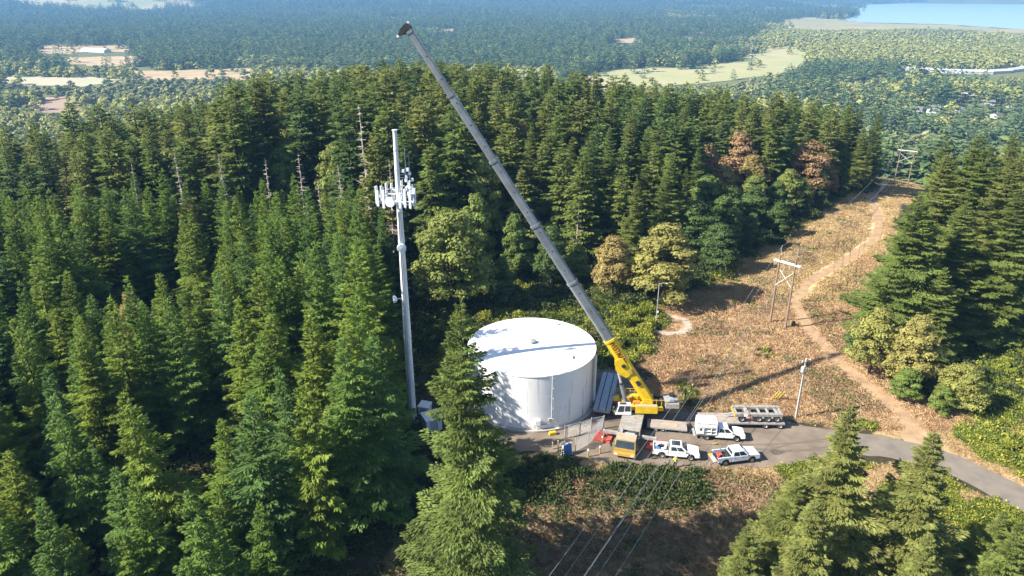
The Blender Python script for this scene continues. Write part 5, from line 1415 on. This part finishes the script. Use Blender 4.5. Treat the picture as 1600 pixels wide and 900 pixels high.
for i in range(6):
    w2 = .56 - .046 * i; h2 = .76 - .07 * i
    sct = boom_piece('boom_section', joints[i] - (.6 if i else 0), joints[i + 1], w2, h2, 'crane_yellow' if i == 0 else 'boom_grey')
    cl = boom_piece('collar', joints[i + 1] - .32, joints[i + 1] + .03, w2 + .07, h2 + .07, 'crane_yellow' if i == 0 else 'boom_grey', sct)
    if i:
        mb = MB(BM)
        for zz in np.arange(joints[i] + 2, joints[i + 1] - 1, 3.1): mb.lathe([(0, -.02), (.09, -.02), (.09, .02), (0, .02)], n=10, axis='x', c=(w2 + .005, .15, zz)); mb.lathe([(0, -.02), (.09, -.02), (.09, .02), (0, .02)], n=10, axis='x', c=(-w2 - .005, .15, zz))
        mb.build('pin_holes', 'dark_metal', sct)
    else: base_sec = sct
# boom pivot, cylinder bracket, lettering
mb = MB(BM); mb.tube([(-1.15, 0, -.3), (1.15, 0, -.3)], .22, 14); mb.build('pivot_pin', 'dark_metal', crane)
mb = MB(BM)
for s in (-1, 1): mb.prism([(-.8, 5.0), (-1.45, 6.2), (-1.45, 6.9), (-.8, 8.2), (.3, 8.0), (.3, 5.2)], s * .58, s * .68, plane='yz')
mb.build('lift_bracket', 'crane_yellow', base_sec, bevel=.02)
mb = MB(BM); mb.box((0, -.2, 6.9), (1.75, .5, .5)); mb.build('bracket_pin', 'dark_metal', base_sec, bevel=.05)
c0 = Vector((16.15, 88.5, 2.6)); c1 = BF @ Vector((0, -1.25, 6.55)); cm = c0.lerp(c1, .58)
mb = MB(Minv); mb.tube([c0, cm], .30, 16); lc = mb.build('lift_cylinder', 'boom_grey', crane, smooth=True)
mb = MB(Minv); mb.tube([c0.lerp(c1, .56), c0.lerp(c1, .60)], .35, 16); mb.build('gland', 'dark_metal', lc)
mb = MB(Minv); mb.tube([cm, c1], .18, 14); mb.build('piston_rod', 'galvanised', lc, smooth=True)
mb = MB(BM)
mb.tube([(-.25, 1.0 + .12, 3.0), (-.2, .72, LB - .5)], .02, 4); mb.build('hoist_rope', 'dark_metal', crane)
for zz, nm in ((3.4, 'hose_reel'), (5.6, 'access_box')):
    mb = MB(BM); mb.box((.64 if side.y < 0 else -.64, .2, zz), (.2, .5, .8)); mb.build(nm, 'dark_metal' if nm == 'hose_reel' else 'dusty_yellow', base_sec, bevel=.04)
tcu = bpy.data.curves.new('lettering', 'FONT'); tcu.body = 'WESTMARK'; tcu.size = 1.0; tcu.extrude = .012; tcu.offset = .022; tcu.align_x = 'CENTER'; tcu.align_y = 'CENTER'
tcu.space_character = 1.06; tcu.materials.append(MATS['letter_brown'])
lt = bpy.data.objects.new('lettering', tcu); link(lt, base_sec)
nv = side if side.y < 0 else -side
tx_ = -dv; ty_ = nv.cross(tx_)
cen = foot + dv * 8.95 + nv * (.56 + .012) + upv * .14
MW = Matrix(((tx_.x, ty_.x, nv.x, cen.x), (tx_.y, ty_.y, nv.y, cen.y), (tx_.z, ty_.z, nv.z, cen.z), (0, 0, 0, 1)))
MT = Minv @ MW @ Matrix.Scale(.70, 4, (1, 0, 0)) @ Matrix.Scale(1.02, 4, (0, 1, 0))
lm_ = bpy.data.meshes.new_from_object(lt); lm_.transform(MT); bpy.data.objects.remove(lt)
lt = bpy.data.objects.new('lettering', lm_); link(lt, base_sec); lt['kind'] = 'stuff'
# boom head
hd = MB(BM)
for s in (-1, 1): hd.prism([(.42, LB - .8), (.5, LB + .2), (.15, LB + .5), (-.7, LB + .35), (-1.35, LB - .05), (-1.3, LB - .3), (-.4, LB - .6)], s * .26, s * .31, plane='yz')
hd.box((0, -.3, LB - .2), (.7, .8, .12))
hh_ = hd.build('boom_head', 'dark_metal', crane)
for (y, z, r) in ((.22, LB + .12, .32), (-1.05, LB - .08, .26), (-.5, LB + .1, .2)):
    for s in (-.16, .02, .18):
        mb = MB(BM); mb.lathe([(0, -.05), (r, -.05), (r * .86, 0), (r, .05), (0, .05)], n=20, axis='x', c=(s, y, z)); mb.build('sheave', 'grey_metal', hh_)
mb = MB(BM); mb.box((.0, .45, LB + .4), (.22, .2, .3)); mb.build('wind_sensor', 'white_paint', hh_, bevel=.04)
mb = MB(BM); mb.box((.2, -1.5, LB - .2), (.25, .3, .3)); mb.build('head_lamp', 'white_paint', hh_, bevel=.04)

# ------------------------------------------------------------------ poles and wires
def h_frame(lab, A, B, hgt, detail=True):
    """two-pole transmission structure; A, B pole bases"""
    A = Vector((*A, tz(*A))); B = Vector((*B, tz(*B)))
    t = thing('transmission_pole', lab, 'power pole', tuple((A + B) / 2), 0, 'two-legged wooden power poles')
    o0 = (A + B) / 2
    a = A - o0; b = B - o0
    d = (b - a); d.z = 0; d.normalize()
    top = Vector((0, 0, hgt)); lean = d * .35
    for p in (a, b):
        mb = MB(); mb.tube([p - Vector((0, 0, .6)), p + top], [.20, .14], 10); mb.build('leg', 'pole_wood', t, smooth=True)
        mb = MB(); q = p + top; mb.tube([q - Vector((0, 0, .4)), q + Vector((0, 0, .7)) + d * .12, q + Vector((0, 0, 1.1)), q + Vector((0, 0, 1.9)) + d * .12], .055, 6); mb.build('spike', 'galvanised', t)
    zc = Vector((0, 0, hgt - 1.0)); m0 = (a + b) / 2; m0.z = (a.z + b.z) / 2
    half = (b - a).length / 2
    nn = Vector((-d.y, d.x, 0))
    for s in (-1, 1):
        mb = MB(); mb.box(tuple(m0 + zc + nn * s * .22), (2 * half + 2.0, .12, .28), rz=math.atan2(d.y, d.x)); mb.build('crossarm', 'white_timber', t, bevel=.02)
    mb = MB(); q = m0 + zc + d * -.1; mb.tube([q, q + Vector((0, 0, 1.9))], .05, 6); mb.build('spike', 'galvanised', t)
    for z0, z1 in ((hgt - 2.4, hgt - 5.6), (hgt - 5.6, hgt - 2.4)):
        mb = MB(); mb.tube([a + Vector((0, 0, z0)) + nn * (.2 if z0 > z1 else -.2), b + Vector((0, 0, z1)) + nn * (.2 if z0 > z1 else -.2)], .085, 6); mb.build('brace', 'white_timber', t)
    pts = []
    for s in (-half - .85, -half * .42, half * .42, half + .85):
        q = m0 + zc + d * s - Vector((0, 0, .15))
        mb = MB()
        for k in range(6): mb.lathe([(.02, -k * .15), (.13, -k * .15 - .05), (.03, -k * .15 - .1)], n=8, c=tuple(q))
        mb.build('insulator', 'grey_metal', t)
        pts.append(o0 + q - Vector((0, 0, .95)))
    tops = [o0 + a + top + Vector((0, 0, 1.85)) + d * .12, o0 + b + top + Vector((0, 0, 1.85)) + d * .12]
    return pts + tops
W1 = h_frame('near two-legged wooden power pole with white crossarm in the field', (47.4, 120.2), (49.4, 117.9), 13.2)
W2 = h_frame('far two-legged power pole at the top of the grassy cut', (149.2, 276.5), (153.0, 273.5), 13.6)
dirn = Vector((-102, -155, 0)).normalized()
far3 = [p + Vector((110, 170, -26)) for p in W2]
W0 = [p + dirn * 190 + Vector((0, 0, -14)) for p in W1]
wl = ['left outer', 'left inner', 'right inner', 'right outer', 'left top', 'right top']
for sp_, (Aw, Bw, sag, seg) in enumerate(((W0, W1, 5.5, 'before'), (W1, W2, 6.0, 'behind'), (W2, far3, 6.0, 'beyond'))):
    for i in range(6):
        pts = []
        for k in range(31):
            u = k / 30
            p = Aw[i].lerp(Bw[i], u); pts.append((p.x, p.y, p.z - 4 * sag * u * (1 - u) * (1 if i < 4 else .8)))
        mb = MB(); mb.tube(pts, .020 if sp_ == 0 else .030, 5); o = mb.build('power_line', 'wire')
        tag(o, f'{wl[i]} power wire in the span {seg} the {"far" if sp_ == 2 else "near"} two-legged pole', 'wire', 'power line wires')

up_ = thing('utility_pole', 'pale utility pole with transformer standing beside the loaded trailer', 'utility pole', (40.6, 88.4, 0))
mb = MB(); mb.tube([(0, 0, -.5), (.05, .02, 9.7)], [.17, .12], 10); mb.build('pole', 'pale_pole', up_, smooth=True)
mb = MB(); mb.box((.05, 0, 9.2), (1.5, .1, .12), rz=.4); mb.build('crossarm', 'pale_pole', up_)
for x in (-.65, .1, .75):
    mb = MB(); mb.lathe([(.02, 9.26), (.07, 9.3), (.07, 9.42), (.03, 9.5), (0, 9.5)], n=8, c=(x * .92 + .05, x * .38, 0)); mb.build('insulator', 'white_paint', up_)
mb = MB(); mb.lathe([(0, 7.6), (.24, 7.6), (.26, 7.7), (.26, 8.4), (.2, 8.5), (0, 8.52)], n=16, c=(-.28, -.18, 0)); mb.build('transformer', 'galvanised', up_, smooth=True)
mb = MB(); mb.tube([(-.1, -.17, .2), (-.08, -.15, 7.6)], .05, 6); mb.build('conduit', 'galvanised', up_)
mb = MB(); mb.box((.2, .2, 8.8), (.3, .25, .5)); mb.build('cutout', 'dark_metal', up_)
for k in range(3):
    ax = 38.7 + k * .62; ay = 93.5 + k * .1
    gw = thing('guy_wire', f'{["leftmost", "middle", "rightmost"][k]} yellow guarded guy wire of the pale utility pole', 'guy wire', (ax, ay, 0), 0, 'guy wires with yellow guards')
    a_ = Vector((0, 0, .0)); b_ = Vector((40.65 - ax, 88.45 - ay, 8.9 - .5 * k))
    mb = MB(); mb.tube([a_, b_], .012, 4); mb.build('cable', 'wire', gw)
    dd_ = Vector((1.5, .9, 1.15)).normalized()
    dd_ = b_.normalized()
    mb = MB(); mb.tube([dd_ * .2, dd_ * 2.4], .055, 8); mb.build('guard', 'yellow_plastic', gw)
lp_ = thing('lamp_pole', 'thin grey lamp pole inside the gravel ring', 'lamp pole', (26.3, 119.5, 0))
mb = MB(); mb.tube([(0, 0, -.3), (0, 0, 8.2)], [.11, .08], 8); mb.build('pole', 'grey_metal', lp_)
mb = MB(); mb.tube([(0, 0, 8.0), (.4, -.2, 8.3), (1.0, -.4, 8.35)], .04, 6); mb.build('arm', 'grey_metal', lp_)
mb = MB(); mb.box((1.2, -.48, 8.35), (.6, .25, .14), rz=-.4); mb.build('lamp_head', 'galvanised', lp_, bevel=.04)
mb = MB(); mb.box((.16, -.1, 2.6), (.25, .2, .4)); mb.build('meter_box', 'white_paint', lp_, bevel=.02)
mb = MB(); mb.lathe([(0, -.3), (.42, -.3), (.4, .7), (.34, 1.1), (.2, 1.15), (0, 1.12)], n=12); o = mb.build('stump', 'bark'); o.location = (51.0, 118.6, tz(51, 118.6)); tag(o, 'dark old stump at the foot of the near two-legged pole', 'stump')

# ------------------------------------------------------------------ fence
fn = thing('chain_link_fence', 'galvanised chain-link fence between tank and crane', 'fence', (0, 0, 0))
FP = [(7.2, 83.4), (9.3, 84.2), (11.0, 85.2), (12.8, 85.8), (10.3, 81.9), (8.4, 80.3)]
for i, (x, y) in enumerate(FP):
    mb = MB(); mb.tube([(x, y, -.2), (x, y, 2.1)], .05 if i != 3 else .07, 8); mb.build('post', 'galvanised', fn)
    mb = MB(); mb.lathe([(0, 2.1), (.06, 2.1), (.05, 2.17), (0, 2.2)], n=8, c=(x, y, 0)); mb.build('post_cap', 'galvanised', fn)
for i in range(len(FP) - 1):
    a_ = Vector((*FP[i], 0)); b_ = Vector((*FP[i + 1], 0)); L_ = (b_ - a_).length
    mb = MB(); mb.tube([a_ + Vector((0, 0, 2.02)), b_ + Vector((0, 0, 2.02))], .028, 6); mb.build('top_rail', 'galvanised', fn)
    mb = MB(); H_ = 1.9; stp = .13
    n_ = int((L_ + H_) / stp)
    for k in range(n_):
        for sgn in (1, -1):
            s0 = k * stp - H_; e0 = max(0, s0); z0 = (e0 - s0); e1 = min(L_, s0 + H_); z1 = e1 - s0
            if e1 <= e0: continue
            if sgn < 0: e0, e1 = L_ - e0, L_ - e1
            p = a_.lerp(b_, e0 / L_) + Vector((0, 0, .08 + z0)); q = a_.lerp(b_, e1 / L_) + Vector((0, 0, .08 + z1))
            mb.tube([p, q], .0085, 3, cap=False)
    mb.build('mesh_panel', 'galvanised', fn)['kind'] = 'stuff'
for i, (x, y, h_, lab) in enumerate(((5.4, 80.9, 1.1, 'pale timber marker post left of its pair by the bushes'), (6.15, 81.2, 1.2, 'pale timber marker post right of its pair by the bushes'))):
    mb = MB(); mb.box((0, 0, h_ / 2), (.14, .14, h_)); mb.hexa([(-.07, -.07, h_ + .002), (.07, -.07, h_ + .002), (.07, .07, h_ + .002), (-.07, .07, h_ + .002)], [(-.03, -.03, h_ + .06), (.03, -.03, h_ + .06), (.03, .03, h_ + .06), (-.03, .03, h_ + .06)])
    o = mb.build('marker_post', 'timber', None); o.location = (x, y, tz(x, y)); tag(o, lab, 'post', 'timber marker posts')
for i, (x, y, lab) in enumerate(((11.6, 79.9, 'white-topped bollard at the left of the crane cab'), (12.2, 82.2, 'white-topped bollard beside the red mat stack'), (10.0, 79.2, 'short pale bollard in front of the red mat stack'))):
    bo = thing('bollard', lab, 'bollard', (x, y, .02), 0, 'bollards beside the crane')
    mb = MB(); mb.lathe([(0, -.2), (.09, -.2), (.09, 1.0), (0, 1.0)], n=12); mb.build('shaft', 'dusty_yellow', bo)
    mb = MB(); mb.lathe([(.1, .95), (.11, .95), (.11, 1.12), (.07, 1.2), (0, 1.22)], n=12); mb.build('cap', 'white_paint', bo)
sb = thing('sandwich_board', 'blue folding sign board standing by the dark bushes', 'sign board', (7.2, 79.6, .0), R(35))
for s in (-1, 1):
    mb = MB(); mb.hexa([(-.62, s * .34, .0), (.62, s * .34, .0), (.62, s * .29, .0), (-.62, s * .29, .0)], [(-.62, s * .07, 1.7), (.62, s * .07, 1.7), (.62, s * .02, 1.7), (-.62, s * .02, 1.7)]); mb.build('panel', 'blue_panel', sb)
    for x in (-.66, .66):
        mb = MB(); mb.hexa([(x - .04, s * .36, .0), (x + .04, s * .36, .0), (x + .04, s * .27, .0), (x - .04, s * .27, .0)], [(x - .04, s * .09, 1.74), (x + .04, s * .09, 1.74), (x + .04, s * .01, 1.74), (x - .04, s * .01, 1.74)]); mb.build('frame_bar', 'white_paint', sb)
rnd = random.Random(9)
for i in range(7):
    mb = MB(); d_ = [rnd.uniform(.25, .8), rnd.uniform(.2, .5), rnd.uniform(.12, .3)]
    mb.box((0, 0, d_[2] * .4), d_, rz=rnd.uniform(0, 3), taper=(rnd.uniform(.5, .9), rnd.uniform(.5, .9)))
    o = mb.build('sandbag', 'rubble', None, bevel=.05); x = 7.0 + rnd.uniform(-.9, .9); y = 82.2 + rnd.uniform(-.35, .35); o.location = (x, y, .03)
    tag(o, 'pale sandbag in the loose heap outside the fence', 'sandbag', 'loose heap of pale sandbags')

# ------------------------------------------------------------------ people
def skinned(name, joints, edges, m, parent=None, lvl=1):
    me = bpy.data.meshes.new(name)
    names = list(joints)
    me.from_pydata([joints[k][:3] for k in names], [(names.index(a), names.index(b)) for a, b in edges], [])
    o = bpy.data.objects.new(name, me); link(o, parent)
    md = o.modifiers.new('skin', 'SKIN'); md.use_smooth_shade = True
    for i, k in enumerate(names):
        sv = me.skin_vertices[0].data[i]; r = joints[k][3]; sv.radius = (r, r) if not hasattr(r, '__len__') else r
        sv.use_root = (i == 0)
    sd_ = o.modifiers.new('sub', 'SUBSURF'); sd_.levels = lvl; sd_.render_levels = lvl
    dg = bpy.context.evaluated_depsgraph_get()
    mm = bpy.data.meshes.new_from_object(o.evaluated_get(dg))
    o.modifiers.clear(); o.data = mm
    mm.materials.clear(); mm.materials.append(MATS[m])
    return o
def person(lab, loc, rz, armpose):
    t = thing('person', lab, 'person', loc, rz)
    J = {'pelvis': (0, 0, .96, .135), 'waist': (0, 0, 1.10, .125), 'chest': (.01, 0, 1.32, .15), 'neck': (.01, 0, 1.50, .058), 'jaw': (.035, 0, 1.57, .075), 'head': (.02, 0, 1.665, .098), 'crown': (.0, 0, 1.735, .07)}
    E_ = [('pelvis', 'waist'), ('waist', 'chest'), ('chest', 'neck'), ('neck', 'jaw'), ('jaw', 'head'), ('head', 'crown')]
    legs = {}; hands = []
    for s, n in ((1, 'l'), (-1, 'r')):
        st = .10 * s
        J.update({f'hip{n}': (0, .095 * s, .90, .095), f'knee{n}': (.02 + st * .5, .11 * s, .50, .062), f'ankle{n}': (-.01 + st, .12 * s, .09, .045), f'toe{n}': (.15 + st, .14 * s, .045, .042)})
        E_ += [('pelvis', f'hip{n}'), (f'hip{n}', f'knee{n}'), (f'knee{n}', f'ankle{n}'), (f'ankle{n}', f'toe{n}')]
        el, wr = armpose[0 if s > 0 else 1]
        J.update({f'sh{n}': (.0, .185 * s, 1.43, .065), f'el{n}': (el[0], el[1] * s, el[2], .046), f'wr{n}': (wr[0], wr[1] * s, wr[2], .03)})
        dirv = (Vector((wr[0], wr[1] * s, wr[2])) - Vector((el[0], el[1] * s, el[2]))).normalized()
        W_ = Vector((wr[0], wr[1] * s, wr[2])); lat = dirv.cross(Vector((0, 1, 0))).normalized()
        pm = W_ + dirv * .07; J[f'palm{n}'] = (*pm, .036)
        E_ += [('chest', f'sh{n}'), (f'sh{n}', f'el{n}'), (f'el{n}', f'wr{n}'), (f'wr{n}', f'palm{n}')]
        for f in range(4):
            off = lat * ((f - 1.5) * .021); ln = (.072, .085, .08, .062)[f]
            k1 = pm + dirv * .035 + off; k2 = k1 + dirv * ln * .55; k3 = k2 + (dirv + Vector((0, -.5 * s, -.2))).normalized() * ln * .5
            for nm, p, r in ((f'f{f}a{n}', k1, .011), (f'f{f}b{n}', k2, .0095), (f'f{f}c{n}', k3, .008)): J[nm] = (*p, r)
            E_ += [(f'palm{n}', f'f{f}a{n}'), (f'f{f}a{n}', f'f{f}b{n}'), (f'f{f}b{n}', f'f{f}c{n}')]
        k1 = W_ + dirv * .03 + lat * .045; k2 = k1 + (dirv + lat * .6).normalized() * .045
        J[f'ta{n}'] = (*k1, .012); J[f'tb{n}'] = (*k2, .01); E_ += [(f'wr{n}', f'ta{n}'), (f'ta{n}', f'tb{n}')]
    skinned('body', J, E_, 'skin', t)
    def sub(nm, keys, grow, m, extra=None):
        jj = {k: (*J[k][:3], J[k][3] + grow) for k in keys}
        if extra: jj.update(extra)
        ee = [e for e in E_ if e[0] in jj and e[1] in jj]
        return skinned(nm, jj, ee, m, t)
    sub('trousers', ['pelvis', 'hipl', 'kneel', 'anklel', 'hipr', 'kneer', 'ankler'], .022, 'dark_cloth')
    sub('jacket', ['waist', 'pelvis', 'chest', 'shl', 'ell', 'wrl', 'shr', 'elr', 'wrr'], .026, 'hi_vis')
    for n in 'lr': sub('boot', [f'ankle{n}', f'toe{n}'], .02, 'dark_metal')
    mb = MB(); mb.lathe([(.145, 1.70), (.15, 1.71), (.125, 1.72), (.12, 1.78), (.085, 1.84), (0, 1.865)], n=18, c=(.0, 0, 0)); mb.build('helmet', 'helmet_white', t, smooth=True)
    mb = MB(); mb.box((.135, 0, 1.65), (.05, .028, .05)); mb.build('nose', 'skin', t, bevel=.012)
    for s in (-1, 1):
        mb = MB(); mb.lathe([(0, -.012), (.012, 0), (0, .012)], n=8, c=(.112, s * .036, 1.675)); mb.build('eye', 'dark_metal', t)
        mb = MB(); mb.box((.0, s * .105, 1.655), (.05, .02, .06)); mb.build('ear', 'skin', t, bevel=.008)
    mb = MB(); mb.box((.118, 0, 1.595), (.02, .05, .012)); mb.build('mouth', 'red_mat', t)
    return t
hang = ((.03, .27, 1.16), (.08, .29, .90))
ctrl = ((-.02, .26, 1.16), (.22, .16, 1.12))
person('person in hi-vis jacket and white helmet at the pad edge below the pickup', (20.9, 76.9, .03), R(80), (ctrl, hang))
person('person in hi-vis jacket at the near corner of the grooved trailer', (14.5, 88.6, .03), R(190), (hang, ctrl))

# ------------------------------------------------------------------ valley buildings
def house(lab, x, y, rz, L, W, hw, hr, wallm, roofm, cat='house', group=None):
    t = thing('house' if cat == 'house' else 'farm_shed', lab, cat, (x, y, tz(x, y)), rz, group)
    mb = MB(); mb.prism([(-W / 2, -.5), (W / 2, -.5), (W / 2, hw), (0, hw + hr - .15), (-W / 2, hw)], -L / 2, L / 2, plane='yz'); mb.build('wall', wallm, t)
    mb = MB()
    for s in (-1, 1):
        a_ = (s * (W / 2 + .5), hw - .25); b_ = (0, hw + hr)
        mb.hexa([(-L / 2 - .4, a_[0], a_[1]), (L / 2 + .4, a_[0], a_[1]), (L / 2 + .4, 0, b_[1]), (-L / 2 - .4, 0, b_[1])], [(-L / 2 - .4, a_[0], a_[1] + .25), (L / 2 + .4, a_[0], a_[1] + .25), (L / 2 + .4, 0, b_[1] + .25), (-L / 2 - .4, 0, b_[1] + .25)])
    rf_ = mb.build('roof', roofm, t)
    if cat == 'house':
        mb = MB(); mb.box((L * .2, W * .12, hw + hr), (.8, .8, 1.6)); mb.build('chimney', 'house_wall', rf_)
    n_ = 3 if cat == 'house' else max(3, int(L / 9))
    for k in range(n_):
        xx = -L / 2 + (k + .5) * L / n_
        if cat == 'house' and k == 1:
            mb = MB(); mb.box((xx, -W / 2 - .03, 1.05), (1.0, .1, 2.1)); mb.build('door', 'dark_metal', t)
        else:
            mb = MB(); mb.box((xx, -W / 2 - .03, hw * .55), (1.5, .1, 1.2)); mb.build('window', 'glass', t)
    return t
HL = ['pale house with grey roof at the front of the village', 'white gabled house in the village clearing', 'low house at the village left edge', 'house left of the white gabled one', 'house in the tan yard above the village', 'white-roofed house in the tan yard above the village', 'small house among the dark trees', 'white house right of the dark trees', 'lone house at the top left of the village', 'house at the village lower right', 'house behind the village trees', 'house at the right edge of the valley',
      'small pale house in the middle valley, left of three', 'small pale house in the middle valley, middle of three', 'small pale house in the middle valley, right of three', 'far house above the meadow, left of a pair', 'far house above the meadow, right of a pair', 'far white house near the inlet marsh, left', 'far white house near the inlet marsh, right', 'tiny far house right of the boom tip', 'tiny far house behind the boom tip']
rnd = random.Random(21)
for i, (x, y) in enumerate(HOUSES):
    big = 1.0 if y < 1500 else 1.5
    house(HL[i], x, y, rnd.uniform(-.6, .9), rnd.uniform(11, 16) * big, rnd.uniform(8, 10) * big, rnd.uniform(3, 5.2), rnd.uniform(2.2, 3.2), ['house_wall', 'white_roof'][i % 2], ['house_roof', 'house_roof', 'white_roof'][i % 3], 'house', 'houses in the valley')
SL = ['first', 'second', 'third', 'fourth', 'fifth', 'sixth']
for i, (x, y, ln, an) in enumerate(SHEDS):
    house(f'long white shed, {SL[i]} from the left in the row by the marsh', x, y, R(an), ln, 15, 4.5, 2.6, 'white_roof', 'white_roof', 'shed', 'row of long white sheds')
house('long white farm shed between the tan fields', -985, 1795, R(-22), 78, 20, 5, 3.5, 'white_paint', 'white_roof', 'shed')

# ------------------------------------------------------------------ haze
hz = MB(); hz.box((0, 1500, 100), (34000, 34000, 380))
hv = hz.build('haze', 'white_paint'); tag(hv, 'thin blue haze filling the air over the valley', 'haze', kind='stuff')
hm = bpy.data.materials.new('haze_air'); hm.use_nodes = True
nt = hm.node_tree; nt.nodes.clear()
ho = nt.nodes.new('ShaderNodeOutputMaterial'); pv = nt.nodes.new('ShaderNodeVolumePrincipled')
pv.inputs['Color'].default_value = (.23, .52, 1.0, 1); pv.inputs['Density'].default_value = 1.2e-4; pv.inputs['Anisotropy'].default_value = 0.0
nt.links.new(pv.outputs[0], ho.inputs['Volume'])
hv.data.materials.clear(); hv.data.materials.append(hm)
